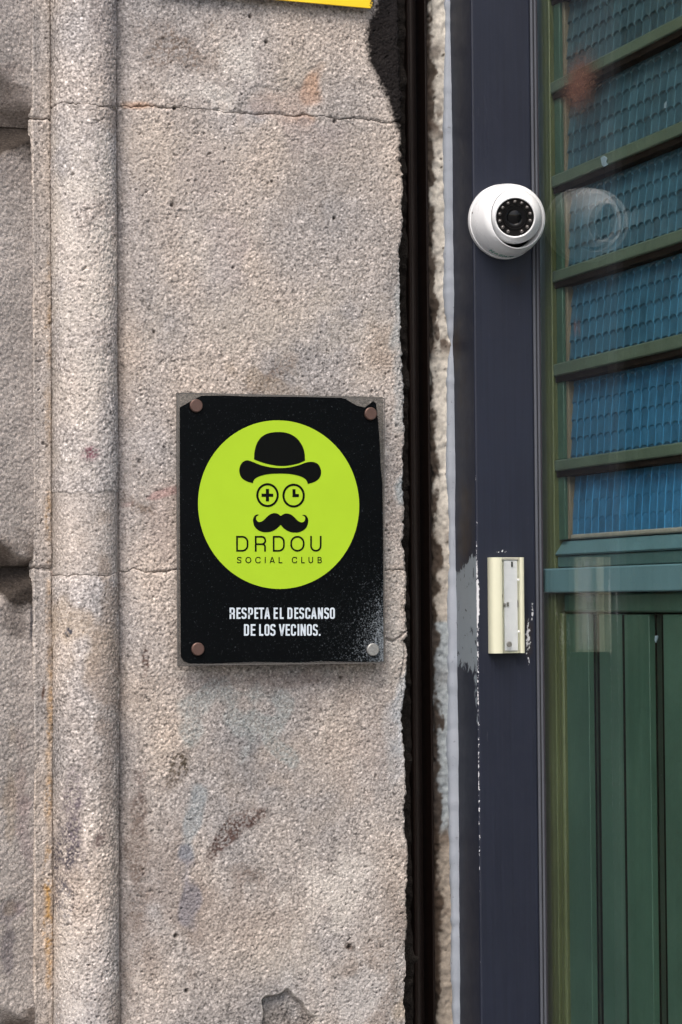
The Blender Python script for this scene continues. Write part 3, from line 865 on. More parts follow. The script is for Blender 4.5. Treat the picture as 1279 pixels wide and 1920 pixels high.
# glazing rails
rail_pys = [(-207, -185), (-29, -7), (150, 172), (327, 350), (507, 529), (682, 706), (863, 884)]
edges = []
for a, b in rail_pys:
    z1, z0 = ZD(a), ZD(b)
    edges.append((z0, z1))
    dbox('bar_shade_strip', M_bar_shade, yn0, ys1 - 0.0005, z0 - 0.0075, z0 + 0.001, 0.0035, 0.034, bev=0.001)  # dark strip added below each bar as its shadow
    dbox('glazing_bar', M_rail, yn0, ys1, z0, z1, 0.0005, TH - 0.004, bev=0.002)
ztop_rail0 = edges[0][1]
dbox('top_rail', M_green, yn0, ys1, ztop_rail0 + 0.105, door_top)
# sloping sash foot and middle rail
zf1, zf0, zf2, zf3 = ZD(1014), ZD(1042), ZD(1066), ZD(1112)
mb = MB()
prof = [(xd + 0.018, zf1), (xd + 0.012, zf1 - 0.001), (xd + 0.001, zf0 + 0.002), (xd + 0.0025, zf0), (xd + 0.02, zf0)]
n = len(prof)
mb.add([(x, yn0, z) for x, z in prof] + [(x, ys1, z) for x, z in prof], [(i, (i + 1) % n, (i + 1) % n + n, i + n) for i in range(n)] + [tuple(range(n)), tuple(range(2 * n - 1, n - 1, -1))])
mb.build('sash_foot', M_teal, door)
dbox('middle_rail', M_teal2, yn0, ys1 , zf2 + 0.0008, zf0 - 0.0008, 0.004, TH - 0.002)
dbox('weather_rail', M_teal, yn0, YD(1021), zf3, zf2, -0.0065, TH - 0.006, bev=0.002)
# panes with their putty and stop beads
ysb0, ysb1 = YD(1053), ys1 - 0.0005     # stop bead
zones = [(edges[i + 1][1], edges[i][0]) for i in range(len(edges) - 1)] + [(zf1 + 0.0005, edges[-1][0])]

def pane_mat():
    M = Mat('blue_patterned_glass')
    at = M.attr('Tint').outputs['Color']
    n = M.noise(40, 4, 0.6)
    c = M.mix(1.0, at, M.ramp(n, [(0.3, 0.82), (0.7, 1.18)]), 'MULTIPLY')
    d = M.ramp(M.noise(260, 4, 0.7), [(0.66, 0.0), (0.76, 0.35)])
    c = M.mix(d, c, (0.12, 0.16, 0.18))
    return M.done(M.bsdf(c, 0.30, 0, 0.5, M.bump(M.noise(160, 3), 0.1, 0.0006)))
M_pane = pane_mat()
CW, CH = 0.0200, 0.0225
def pane(z0, z1, tint, k, rel=1.0):
    y0, y1 = yn0 + 0.002, ysb0 + 0.001
    yy = np.arange(y0, y1, CW / 18)
    zz = np.arange(z0, z1, CH / 30)
    ny, nz = len(yy), len(zz)
    Yv, Zv = np.repeat(yy[:, None], nz, 1), np.repeat(zz[None], ny, 0)
    u = ((Yv - ysb0) / CW) % 1.0
    tri = 2 * u - 1
    v = (Zv - z0 - 0.004) / CH + 0.20 * np.abs(tri) ** 3
    f = v % 1.0                                     # 0 just above an arch, 1 just below the next one
    t = 1 - f
    h = 0.0022 * rel * (1 - f) ** 1.3
    ridge = np.exp(-(np.minimum(u, 1 - u) / 0.035) ** 2)
    h = h + 0.0003 * ridge
    lean = 0.0135 + 0.006 * np.clip((Zv - z0) / (z1 - z0), 0, 1) ** 2
    P = np.stack([xd + lean - h, Yv, Zv], -1)
    tv = np.ones((ny, nz, 3)) * np.array(tint)
    rg = np.random.default_rng(900 + k)
    cell = rg.normal(1.0, 0.10, (60, 12))
    ci = (np.floor((Yv - ysb0) / CW).astype(int)) % 60; cj = np.floor(v).astype(int) % 12
    tv = tv * cell[ci, cj][..., None]
    tv = tv * (1 + 2.0 * ridge[..., None])
    me = quads_mesh('pane', P.reshape(-1, 3), grid_faces(ny, nz), True, {'Tint': np.clip(tv, 0, 1).reshape(-1, 3)})
    o = link('pane', me, M_pane, door)
    return o
tints = [(.036, .072, .088), (.036, .072, .088), (.038, .084, .108), (.034, .090, .126), (.030, .098, .154), (.026, .104, .186), (.030, .124, .236)]
for k, (z0, z1) in enumerate(zones):
    pane(z0, z1, tints[k], k, (1, 1, 1, 1, 0.9, 0.6, 0.25)[k])
    dbox('stop_bead', M_green, ysb0 + 0.004, ysb1, z0 + 0.0005, z1 - 0.0005, 0.006, 0.03, bev=0.001)
    dbox('putty_line', M_putty, ysb0 - 0.0035, ysb0 + 0.0035, z0 + 0.0005, z1 - 0.0005, 0.0095, 0.03, bev=0.0015)
dbox('putty_line', M_puttyp, yn0 + 0.003, ysb0 - 0.004, zf1 + 0.0008, zf1 + 0.007, 0.010, 0.03, bev=0.002)
# back of the pane zone
dbox('back_panel', M_dkgreen, y_near + 0.01, y_far - 0.01, 0.03, door_top - 0.01, 0.036, TH - 0.001, bev=0)
# lower panel: frame moulding and boards
zb1 = ZD(1149)
dbox('panel_moulding', M_green, yn0, YD(1047), zb1 + 0.0008, zf3 - 0.0008, 0.006, 0.028, bev=0.003)
dbox('panel_moulding', M_olive, YD(1046), ys1, 0.16, zb1, 0.004, 0.028, bev=0.003)
dbox('bottom_rail', M_green, yn0, ys1, 0.02, 0.155, 0.0, TH - 0.002)
bpx = [(1048, 1061, 'board', .012, M_green), (1063.5, 1106.5, 'board', .010, M_green), (1108, 1125, 'recessed_strip', .018, M_dkgreen), (1128.5, 1172.5, 'board', .009, M_green), (1175, 1221.5, 'board', .0095, M_green), (1223.5, 1246.5, 'recessed_strip', .018, M_dkgreen), (1249, 1297, 'board', .009, M_green), (1298, 1347, 'board', .010, M_green), (1348, 1374, 'recessed_strip', .018, M_dkgreen), (1375, 1424, 'board', .009, M_green)]
for a, b, nm, dep, mt in bpx:
    ya, yb = at_x(b, 1500, xd + 0.01).y, at_x(a, 1500, xd + 0.01).y
    if yb < yn0: continue
    dbox(nm, mt, max(ya, yn0 + 0.001), yb, 0.157, zb1 - 0.0015, dep, 0.0355, bev=0.0008)
M_joint_shade = simple('joint_shade_brown', (0.0045, 0.0035, 0.003), 0.9, spec=0.1, var=0.4, nscale=90, stretch=(1, 1, 0.2))  # dark strips set into the board gaps to stand for their shade
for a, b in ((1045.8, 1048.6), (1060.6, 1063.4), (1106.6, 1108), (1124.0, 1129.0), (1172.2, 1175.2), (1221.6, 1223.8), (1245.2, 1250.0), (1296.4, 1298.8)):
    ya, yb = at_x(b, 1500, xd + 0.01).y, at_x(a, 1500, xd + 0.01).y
    dbox('joint_shade', M_joint_shade, ya, yb, 0.158, zb1 - 0.002, 0.0172 if a in (1106.6, 1221.6) else (0.0088 if a > 1170 and b - a < 4 else 0.0096), 0.034, bev=0)
ylast = at_x(1426, 1500, xd + 0.01).y
k = 0
while ylast > yn0 + 0.03:
    dbox('board', M_green, max(ylast - 0.085, yn0 + 0.001), ylast, 0.157, zb1 - 0.0015, 0.0095, 0.0355, bev=0.0008)
    ylast -= 0.0865

# flakes of other paint on the door
M_flake = simple('pale_blue_paint_flake', (0.22, 0.30, 0.36), 0.6, var=0.2, nscale=300)
for pts, dep in (([(1127, 296), (1133, 292), (1139, 297), (1137, 305), (1140, 309), (1133, 313), (1129, 308)], 0.0), ([(1229, 1192), (1233.5, 1192), (1233, 1198), (1230, 1205), (1228, 1200)], 0.0085), ([(1246, 195), (1250, 190), (1249, 202), (1246, 203)], 0.0115)):
    P = [at_x(a, b, xd + dep) for a, b in pts]
    n_ = len(P)
    mb = MB(); mb.add([(p.x - 0.0006, p.y, p.z) for p in P] + [(p.x + 0.0006, p.y, p.z) for p in P], [tuple(range(n_)), tuple(range(2 * n_ - 1, n_ - 1, -1))] + [(i, (i + 1) % n_, (i + 1) % n_ + n_, i + n_) for i in range(n_)])
    mb.build('paint_flake', M_flake, door)

# =================================================================== CLEAR GLASS IN FRONT OF THE OLD DOOR
def glass_mat():
    M = Mat('clear_glass')
    lw = M.n('ShaderNodeLayerWeight'); lw.inputs['Blend'].default_value = 0.5
    fac = M.math('MULTIPLY_ADD', M.math('POWER', lw.outputs['Facing'], 5.0), 0.96, 0.04)
    tr = M.n('ShaderNodeBsdfTransparent'); tr.inputs[0].default_value = (0.965, 0.985, 0.975, 1)
    gl = M.n('ShaderNodeBsdfGlossy'); gl.inputs['Roughness'].default_value = 0.015
    mx = M.n('ShaderNodeMixShader'); M.l(fac, mx.inputs[0]); M.l(tr.outputs[0], mx.inputs[1]); M.l(gl.outputs[0], mx.inputs[2])
    # smears and dust: reddish fuzzy smear high up, small one lower, thin general dust
    def blob(px, py, rx, rz):
        p = at_x(px, py, xgl)
        sx = M.n('ShaderNodeSeparateXYZ'); M.l(M.geo.outputs['Position'], sx.inputs[0])
        a = M.math('DIVIDE', M.math('SUBTRACT', sx.outputs[1], p.y), rx)
        b = M.math('DIVIDE', M.math('SUBTRACT', sx.outputs[2], p.z), rz)
        d = M.math('ADD', M.math('MULTIPLY', a, a), M.math('MULTIPLY', b, b))
        return M.math('POWER', 2.718, M.math('MULTIPLY', d, -1.0))
    spk = M.noise(560, 3, 0.7, (1, 1, 0.8))
    b1 = blob(1082, 155, 0.046, 0.036)
    red = M.ramp(M.math('ADD', M.math('MULTIPLY', b1, 0.9), M.math('MULTIPLY_ADD', spk, 2.6, -1.3)), [(0.34, 0.0), (0.80, 0.72)])
    b2 = blob(1078, 615, 0.006, 0.014)
    red2 = M.ramp(b2, [(0.3, 0.0), (0.9, 0.45)])
    sm = M.math('MAXIMUM', red, red2)
    dust = M.ramp(M.noise(900, 3, 0.7), [(0.70, 0.0), (0.80, 0.16)])
    dcol = M.mix(M.ramp(spk, [(0.58, 0.0), (0.66, 1.0)]), (0.125, 0.066, 0.054), (0.27, 0.19, 0.13))
    df = M.n('ShaderNodeBsdfDiffuse'); M.l(dcol, df.inputs[0])
    df2 = M.n('ShaderNodeBsdfDiffuse'); df2.inputs[0].default_value = (0.3, 0.3, 0.29, 1)
    m2 = M.n('ShaderNodeMixShader'); M.l(sm, m2.inputs[0]); M.l(mx.outputs[0], m2.inputs[1]); M.l(df.outputs[0], m2.inputs[2])
    m3 = M.n('ShaderNodeMixShader'); M.l(dust, m3.inputs[0]); M.l(m2.outputs[0], m3.inputs[1]); M.l(df2.outputs[0], m3.inputs[2])
    return M.done(m3)
M_glass = glass_mat()
gl = thing('glass_sheet', (xgl, (y_far + y_near) / 2, 0.0), 'clear glass sheet over the old green door, reflecting the camera and bell', 'glass')
mb = MB(); mb.box((xgl + 0.0005, y_near + 0.004, 0.045), (xgl + 0.0055, YP + 0.03, post_h - 0.06)); mb.build('pane', M_glass, gl)
mb = MB(); mb.box((xgl, y_near - 0.03, 0.0), (xgl + 0.03, y_near + 0.0035, post_h)); mb.build('edge_trim', M_navy if False else simple('navy_trim', (0.03, 0.034, 0.052), 0.45), gl, bevel=0.001)
mb = MB(); mb.box((xgl, y_near + 0.004, 0.0), (xgl + 0.012, YP - 0.002, 0.0445)); mb.build('foot_trim', simple('navy_foot_trim', (0.03, 0.034, 0.052), 0.45), gl, bevel=0.001)
mb = MB(); mb.box((xgl, y_near + 0.004, post_h - 0.0595), (xgl + 0.012, YP - 0.002, post_h)); mb.build('head_trim', simple('navy_head_trim', (0.03, 0.034, 0.052), 0.45), gl, bevel=0.001)

# =================================================================== LETTERING TOOLS
def fillet(pts, radii, closed=False, seg=8):
    out = []
    n = len(pts)
    for i, p in enumerate(pts):
        r = radii[i]
        if r <= 0 or (not closed and i in (0, n - 1)):
            out.append(p); continue
        a, b = pts[i - 1], pts[(i + 1) % n]
        P, A, B = Vector(p), Vector(a), Vector(b)
        da, db = (A - P), (B - P)
        la, lb = da.length, db.length
        da.normalize(); db.normalize()
        ang = da.angle(db)
        t = min(r / math.tan(ang / 2), la * 0.5, lb * 0.5)
        r2 = t * math.tan(ang / 2)
        c = P + (da + db).normalized() * (r2 / math.sin(ang / 2))
        s0, s1 = P + da * t - c, P + db * t - c
        a0, a1 = math.atan2(s0.y, s0.x), math.atan2(s1.y, s1.x)
        d = (a1 - a0 + math.pi) % (2 * math.pi) - math.pi
        for k in range(seg + 1):
            an = a0 + d * k / seg
            out.append((c.x + r2 * math.cos(an), c.y + r2 * math.sin(an)))
    return out

def ribbon(mb, pts, wd, to3, closed=False, y0=0.0, y1=0.0002):
    """flat stroke of width wd along a 2-D path; to3 maps (u, v) to the sign plane (x, z)"""
    n = len(pts)
    if n < 2: return
    P = [Vector(p) for p in pts]
    L, Rr = [], []
    for i in range(n):
        if closed: a, b = P[i - 1], P[(i + 1) % n]
        else: a, b = P[max(0, i - 1)], P[min(n - 1, i + 1)]
        d1 = (P[i] - a); d2 = (b - P[i])
        if d1.length < 1e-9: d1 = d2
        if d2.length < 1e-9: d2 = d1
        d1, d2 = d1.normalized(), d2.normalized()
        t = (d1 + d2)
        t = t.normalized() if t.length > 1e-6 else d1
        nrm = Vector((-t.y, t.x))
        k = max(0.5, nrm.dot(Vector((-d1.y, d1.x))))
        L.append(P[i] + nrm * (wd / 2 / k)); Rr.append(P[i] - nrm * (wd / 2 / k))
    vs = []
    for q in L + Rr:
        x, z = to3(q.x, q.y); vs.append((x, y0, z))
    fs = []
    for i in range(n if closed else n - 1):
        j = (i + 1) % n
        fs.append((i, j, j + n, i + n))
    mb.add(vs, fs)

def glyph(ch, w, h, r):
    """strokes of a capital on its centre lines: list of (points, radii, closed)"""
    R_ = r
    S = {
        'D': [([(0, 0), (0, h), (w, h), (w, 0)], [0, 0, R_, R_], True)],
        'O': [([(0, 0), (0, h), (w, h), (w, 0)], [R_] * 4, True)],
        'U': [([(0, h), (0, 0), (w, 0), (w, h)], [0, R_, R_, 0], False)],
        'C': [([(w, h * .70), (w, h), (0, h), (0, 0), (w, 0), (w, h * .30)], [0, R_, R_, R_, R_, 0], False)],
        'S': [([(w, h * .80), (w, h), (0, h), (0, h * .60), (w, h * .42), (w, 0), (0, 0), (0, h * .20)], [0, R_, R_, R_ * .9, R_ * .9, R_, R_, 0], False)],
        'R': [([(0, 0), (0, h), (w, h), (w, h * .47), (0, h * .47)], [0, 0, R_, R_, 0], False), ([(w * .45, h * .47), (w * .97, h * .47), (w * .97, 0)], [0, R_, 0], False)],
        'P': [([(0, 0), (0, h), (w, h), (w, h * .42), (0, h * .42)], [0, 0, R_, R_, 0], False)],
        'B': [([(0, 0), (0, h), (w * .92, h), (w * .92, h * .52), (0, h * .52)], [0, 0, R_ * .8, R_ * .8, 0], False), ([(0, h * .52), (w, h * .52), (w, 0), (0, 0)], [0, R_ * .8, R_ * .8, 0], False)],
        'E': [([(w, h), (0, h), (0, 0), (w, 0)], [0] * 4, False), ([(0, h * .52), (w * .9, h * .52)], [0, 0], False)],
        'L': [([(0, h), (0, 0), (w, 0)], [0] * 3, False)],
        'T': [([(-.12 * w, h), (1.12 * w, h)], [0, 0], False), ([(w / 2, h), (w / 2, 0)], [0, 0], False)],
        'I': [([(w / 2, h), (w / 2, 0)], [0, 0], False)],
        'A': [([(0, 0), (w * .46, h), (w * .54, h), (w, 0)], [0] * 4, False), ([(w * .17, h * .24), (w * .83, h * .24)], [0, 0], False)],
        'V': [([(0, h), (w * .46, 0), (w * .54, 0), (w, h)], [0] * 4, False)],
        'N': [([(0, 0), (0, h)], [0, 0], False), ([(w, 0), (w, h)], [0, 0], False), ([(w * .06, h), (w * .94, 0)], [0, 0], False)],
        '.': [([(0, 0), (0, .001)], [0, 0], False)],
    }
    return S[ch]

def text_line(mb, letters, py_top, py_bot, wd, to3, rfac, y0, butt=True):
    """letters: (char, left, right) in picture pixels"""
    h = (py_bot - py_top) - wd
    for k, (ch, x0, x1) in enumerate(letters):
        if ch == '.':
            cx, cy = (x0 + x1) / 2, py_bot - (x1 - x0) / 2
            ribbon(mb, [(cx - (x1 - x0) / 2, cy), (cx + (x1 - x0) / 2, cy)], x1 - x0, to3, False, y0)
            continue
        w_ = max((x1 - x0) - wd, 0.2)
        for j, (pts, rad, closed) in enumerate(glyph(ch, w_, h, min(w_, h) * rfac)):
            q = fillet(pts, rad, closed)
            ex = []
            for i, (u, v) in enumerate(q):
                ex.append([x0 + wd / 2 + u, py_bot - wd / 2 - v])
            if not closed:                      # butt ends run out to the cap height
                for e0, e1 in ((0, 1), (-1, -2)):
                    d = Vector(ex[e0]) - Vector(ex[e1])
                    if d.length > 1e-6 and ch not in 'SC':
                        d.normalize(); ex[e0][0] += d.x * wd / 2 * 0.98; ex[e0][1] += d.y * wd / 2 * 0.98
            ribbon(mb, [tuple(p) for p in ex], wd, to3, closed, y0 - 0.000015 * j)

# =================================================================== CLUB PLAQUE
YS = -0.024                                    # front of the acrylic
def S2(px, py):
    p = at_y(px, py, YS); return p.x, p.z
sl, sr = S2(333, 960)[0], S2(721, 1000)[0]
st, sb = S2(530, 740)[1], S2(530, 1246)[1]
def acrylic():
    M = Mat('clear_acrylic')
    lw = M.n('ShaderNodeLayerWeight'); lw.inputs['Blend'].default_value = 0.5
    fac = M.math('MULTIPLY_ADD', M.math('POWER', lw.outputs['Facing'], 5.0), 0.5, 0.04)
    tr = M.n('ShaderNodeBsdfTransparent'); tr.inputs[0].default_value = (0.86, 0.86, 0.85, 1)
    df = M.n('ShaderNodeBsdfDiffuse')
    M.l(M.mix(M.noise(60, 4), (0.05, 0.047, 0.044), (0.13, 0.122, 0.115)), df.inputs[0])
    g_ = M.n('ShaderNodeBsdfGlossy'); g_.inputs['Roughness'].default_value = 0.12
    a = M.n('ShaderNodeMixShader'); a.inputs[0].default_value = 0.45  # dark share of the mix stands for the shaded wall behind
    M.l(tr.outputs[0], a.inputs[1]); M.l(df.outputs[0], a.inputs[2])
    b = M.n('ShaderNodeMixShader'); M.l(fac, b.inputs[0]); M.l(a.outputs[0], b.inputs[1]); M.l(g_.outputs[0], b.inputs[2])
    return M.done(b)
M_acr = acrylic()
def film_mat(name, col, frost):
    """printed film with rub marks and a frosting of pale overspray in the lower right corner"""
    M = Mat(name)
    c = M.mix(M.noise(9, 5, 0.6), tuple(v * 0.88 for v in col), tuple(v * 1.12 for v in col))
    sx = M.n('ShaderNodeSeparateXYZ'); M.l(M.geo.outputs['Position'], sx.inputs[0])
    u = M.math('DIVIDE', M.math('SUBTRACT', sx.outputs[0], sr), sr - sl)      # 0 at the right edge, -1 at the left
    v = M.math('DIVIDE', M.math('SUBTRACT', sx.outputs[2], sb), st - sb)      # 0 at the foot
    g1 = M.math('POWER', 2.718, M.math('MULTIPLY', u, 7.0))
    g2 = M.math('POWER', 2.718, M.math('MULTIPLY', M.math('POWER', M.math('DIVIDE', M.math('SUBTRACT', v, 0.05), 0.22), 2.0), -1.0))
    f = M.math('MULTIPLY', g1, g2)
    sp = M.noise(560, 3, 0.75)
    m_ = M.ramp(M.math('ADD', M.math('MULTIPLY', f, 0.72), M.math('MULTIPLY_ADD', sp, 2.4, -0.95)), [(0.62, 0.0), (1.0, 0.55)])
    c = M.mix(M.math('MULTIPLY', m_, frost), c, (0.30, 0.34, 0.38))
    sc_ = M.ramp(M.noise(500, 4, 0.7, (1, 1, 0.5)), [(0.74, 0.0), (0.84, 0.05)])
    c = M.mix(M.math('MULTIPLY', sc_, frost), c, (0.3, 0.32, 0.33))
    r = M.math('MULTIPLY_ADD', M.noise(14, 4), 0.25, 0.22)
    r = M.math('ADD', r, M.math('MULTIPLY', m_, 0.4))
    return M.done(M.bsdf(c, r, 0, 0.06, None))
M_film = film_mat('black_print_film', (0.0016, 0.0021, 0.0026), 1.0)
M_lime = film_mat('lime_print', (0.315, 0.480, 0.024), 0.0)
M_ink = film_mat('black_ink', (0.0030, 0.0034, 0.0032), 0.15)
M_white_ink = simple('pale_grey_ink', (0.50, 0.56, 0.62), 0.4, var=0.12, nscale=200, spec=0.3)
M_bronze = simple('brown_anodised_cap', (0.115, 0.068, 0.055), 0.42, metal=0.55, var=0.2, nscale=300)
M_steel = simple('scuffed_steel_cap', (0.28, 0.28, 0.27), 0.45, metal=0.55, var=0.5, nscale=500)
plaque = thing('club_plaque', ((sl + sr) / 2, 0.0, sb), 'black acrylic plaque with lime disc, bowler hat and moustache emblem, bolted to the pier', 'sign')
mb = MB(); mb.plate([(sl, sb), (sr, sb), (sr, st), (sl, st)], YS, YS + 0.006); mb.build('acrylic_sheet', M_acr, plaque, bevel=0.0006, bseg=1)
mb = MB()
ribbon(mb, [(333.2, 1247.2), (333.2, 737.0), (720.6, 747.6), (720.6, 1242.8)], 1.8, S2, True, YS - 0.0001)
mb.build('polished_edge', simple('dull_acrylic_edge', (0.085, 0.078, 0.072), 0.4, var=0.3, nscale=60), plaque)
pf = [(345, 1240), (339, 1232), (338, 1100), (337, 900), (337, 764), (346, 759), (362, 750), (378, 742), (420, 741.5), (470, 743.5), (560, 744), (640, 746), (648, 748), (668, 760), (684, 764), (700, 752), (705, 756), (706, 765), (709, 790), (712, 830), (714, 880), (717, 905), (718, 1000), (719, 1240), (680, 1241), (600, 1239.5), (560, 1242), (480, 1241), (400, 1244), (355, 1244)]
Y1 = YS - 0.0003
mb = MB(); mb.plate([S2(*p) for p in pf], Y1, YS - 0.0001); mb.build('printed_film', M_film, plaque)
def flat(name, polys, mat, y, parent=plaque, lab=None):
    mb = MB()
    for poly in polys:
        mb.plate([S2(*p) for p in poly], y, y + 0.00018)
    o = mb.build(name, mat, parent)
    return o
cx, cz = S2(524, 946); rr = abs(S2(524, 788)[1] - S2(524, 1104)[1]) / 2
def disc_poly(px, py, r_px, n=96):
    cx, cz = S2(px, py); r = r_px * abs(S2(524, 900)[1] - S2(524, 1000)[1]) / 100
    return [(cx + r * math.cos(2 * math.pi * k / n), cz + r * math.sin(2 * math.pi * k / n)) for k in range(n)]
mb = MB(); mb.plate(disc_poly(524, 946, 158), Y1 - 0.0003, Y1 - 0.0001); disc = mb.build('lime_disc', M_lime, plaque)
Y2 = Y1 - 0.0006
ez = lambda pts: [(420 + x / 6.09, 790 + y / 6.09) for x, y in pts]
def smooth_poly(pts, k=5):
    """closed Catmull-Rom through points; a point given twice stays a corner"""
    P = [Vector(p) for p in pts]; n = len(P); out = []
    for i in range(n):
        p0, p1, p2, p3 = P[i - 1], P[i], P[(i + 1) % n], P[(i + 2) % n]
        if (p1 - p2).length < 1e-6: continue
        for j in range(k):
            t = j / k
            q = 0.5 * ((2 * p1) + (p2 - p0) * t + (2 * p0 - 5 * p1 + 4 * p2 - p3) * t * t + (3 * p1 - p0 - 3 * p2 + p3) * t ** 3)
            out.append((q.x, q.y))
    return out
def dup2(pts, idx):
    o = []
    for i, p in enumerate(pts):
        o.append(p)
        if i in idx: o.append(p)
    return o
crown = dup2([(342, 435), (347, 350), (370, 262), (420, 185), (500, 138), (610, 122), (720, 134), (815, 182), (880, 258), (915, 345), (924, 448), (850, 480), (750, 503), (650, 510), (560, 500), (450, 475)], (0, 10))
brim = dup2([(265, 445), (330, 465), (420, 500), (530, 525), (650, 533), (760, 523), (860, 498), (930, 472), (1000, 462), (1060, 480), (1095, 525), (1108, 580), (1095, 635), (1060, 675), (1010, 700), (955, 715), (945, 685), (920, 655), (860, 625), (760, 603), (640, 597), (520, 602), (420, 622), (360, 650), (335, 680), (328, 706), (270, 690), (215, 660), (185, 620), (173, 560), (185, 505), (215, 463)], (15, 25))
ml = [(645, 1080), (612, 1056), (575, 1048), (530, 1060), (490, 1090), (450, 1130), (415, 1148), (385, 1145), (366, 1120), (368, 1088), (398, 1068), (378, 1063), (352, 1075), (334, 1105), (330, 1140), (342, 1190), (370, 1228), (415, 1256), (470, 1267), (540, 1258), (600, 1225), (645, 1183)]
mr = [(1290 - x, y + 4) for x, y in ml[1:-1]][::-1]
must = dup2(ml + mr, (0, 10, 21, 21 + 11))
flat('hat_crown', [ez(smooth_poly(crown))], M_ink, Y2, disc)
flat('hat_brim', [ez(smooth_poly(brim))], M_ink, Y2, disc)
flat('moustache', [ez(smooth_poly(must))], M_ink, Y2, disc)
for ex, ey in ((495, 843), (793, 848)):
    mb = MB()
    ring = [(420 + (ex + 116 * math.cos(2 * math.pi * k / 64)) / 6.09, 790 + (ey + 124 * math.sin(2 * math.pi * k / 64)) / 6.09) for k in range(64)]
    ribbon(mb, ring, 25 / 6.09, S2, True, Y2)
    mb.build('eye_ring', M_ink, disc)
flat('plus_mark', [ez([(476, 772), (512, 772), (512, 826), (561, 826), (561, 862), (512, 862), (512, 914), (476, 914), (476, 862), (427, 862), (427, 826), (476, 826)])], M_ink, Y2, disc)
flat('clock_hands', [ez([(780, 775), (815, 775), (815, 830), (853, 830), (853, 865), (780, 865)])], M_ink, Y2, disc)
mb = MB()
text_line(mb, [(c, 420 + a / 6.09, 420 + b / 6.09) for c, a, b in (('D', 137, 277), ('R', 350, 480), ('D', 555, 692), ('O', 755, 918), ('U', 982, 1112))], 790 + 1308 / 6.09, 790 + 1488 / 6.09, 3.3, S2, 0.52, Y2)
mb.build('name_lettering', M_ink, disc)
mb = MB()
text_line(mb, [(c, 420 + a / 6.09, 420 + b / 6.09) for c, a, b in (('S', 147, 197), ('O', 243, 310), ('C', 355, 415), ('I', 463, 473), ('A', 520, 577), ('L', 622, 665), ('C', 773, 832), ('L', 880, 920), ('U', 963, 1015), ('B', 1067, 1115))], 790 + 1548 / 6.09, 790 + 1620 / 6.09, 1.7, S2, 0.5, Y2)
mb.build('subtitle_lettering', M_ink, disc)
L1 = (('R', 60, 118), ('E', 135, 180), ('S', 190, 245), ('P', 262, 315), ('E', 330, 373), ('T', 380, 433), ('A', 440, 500), ('E', 540, 585), ('L', 607, 650), ('D', 690, 745), ('E', 765, 810), ('S', 818, 872), ('C', 885, 940), ('A', 948, 1008), ('N', 1022, 1077), ('S', 1090, 1143), ('O', 1152, 1207))
L2 = (('D', 217, 272), ('E', 290, 342), ('L', 382, 428), ('O', 440, 495), ('S', 503, 560), ('V', 598, 660), ('E', 670, 718), ('C', 728, 783), ('I', 800, 818), ('N', 833, 890), ('O', 902, 957), ('S', 967, 1020), ('.', 1032, 1050))
mb = MB()
for L, a, b in ((L1, 112, 235), (L2, 292, 418)):
    text_line(mb, [(c, 420 + p / 5.81, 420 + q / 5.81) for c, p, q in L], 1120 + a / 5.81, 1120 + b / 5.81, 3.2, S2, 0.42, Y1 - 0.0003)
mb.build('notice_lettering', M_white_ink, plaque)
for px, py, mt in ((367, 761, M_bronze), (694, 776, M_bronze), (370, 1217, M_bronze), (698, 1218, M_steel)):
    x, z = S2(px, py)
    o = Vector((x, YS, z)); ax = Vector((0, -1, 0))
    mb = MB(); mb.lathe([(0.0001, 0.0046), (0.0068, 0.0046), (0.0077, 0.0038), (0.0077, -0.0006)], o, ax, 32)
    cap = mb.build('bolt_cap', mt, plaque, smooth=True)
    if mt is M_steel: cap['label'] = 'scuffed bare steel bolt cap'
    mb = MB(); mb.lathe([(0.0045, -0.0062), (0.0062, -0.0064), (0.0062, -0.032)], o, ax, 24)
    mb.build('spacer', M_steel, cap, smooth=True)

# =================================================================== YELLOW SIGN
YY = -0.010
def Y2p(px, py):
    p = at_y(px, py, YY); return p.x, p.z
def yellow_mat():
    M = Mat('yellow_enamel')
    c = M.mix(M.noise(20, 4), (0.72, 0.47, 0.006), (0.80, 0.56, 0.012))
    xr, zr_ = Y2p(699, 16)
    sx = M.n('ShaderNodeSeparateXYZ'); M.l(M.geo.outputs['Position'], sx.inputs[0])
    d = M.math('MULTIPLY', M.math('SUBTRACT', sx.outputs[0], xr - 0.004), 120.0)
    k = M.ramp(M.math('ADD', d, M.math('MULTIPLY_ADD', M.noise(420, 4, 0.7), 2.2, -1.1)), [(0.0, 0.0), (0.35, 1.0)])
    c = M.mix(k, c, (0.02, 0.016, 0.014))
    return M.done(M.bsdf(c, 0.32, 0, 0.5, None))
x0, z0 = Y2p(532, 1.5); x1, z1 = Y2p(701, 17)
dz = (z1 - z0) / (x1 - x0)
WX = 0.28
def ysg(x, up_=0.0): return (x, z1 + dz * (x - x1) + up_)
mb = MB()
poly = [ysg(x1 - WX + 0.004), ysg(x1 - 0.004), (x1, ysg(x1)[1] + 0.004), (x1, ysg(x1)[1] + 0.296), (x1 - 0.004, ysg(x1)[1] + 0.3), (x1 - WX + 0.004, ysg(x1)[1] + 0.3), (x1 - WX, ysg(x1)[1] + 0.296), ysg(x1 - WX, 0.004)]
mb.plate(poly, YY - 0.0012, YY + 0.0012)
ysign = mb.build('yellow_sign', yellow_mat(), None, bevel=0.0005, bseg=1)
tag(ysign, 'bright yellow enamel plate with black smudged corner, high on the stone', 'sign')

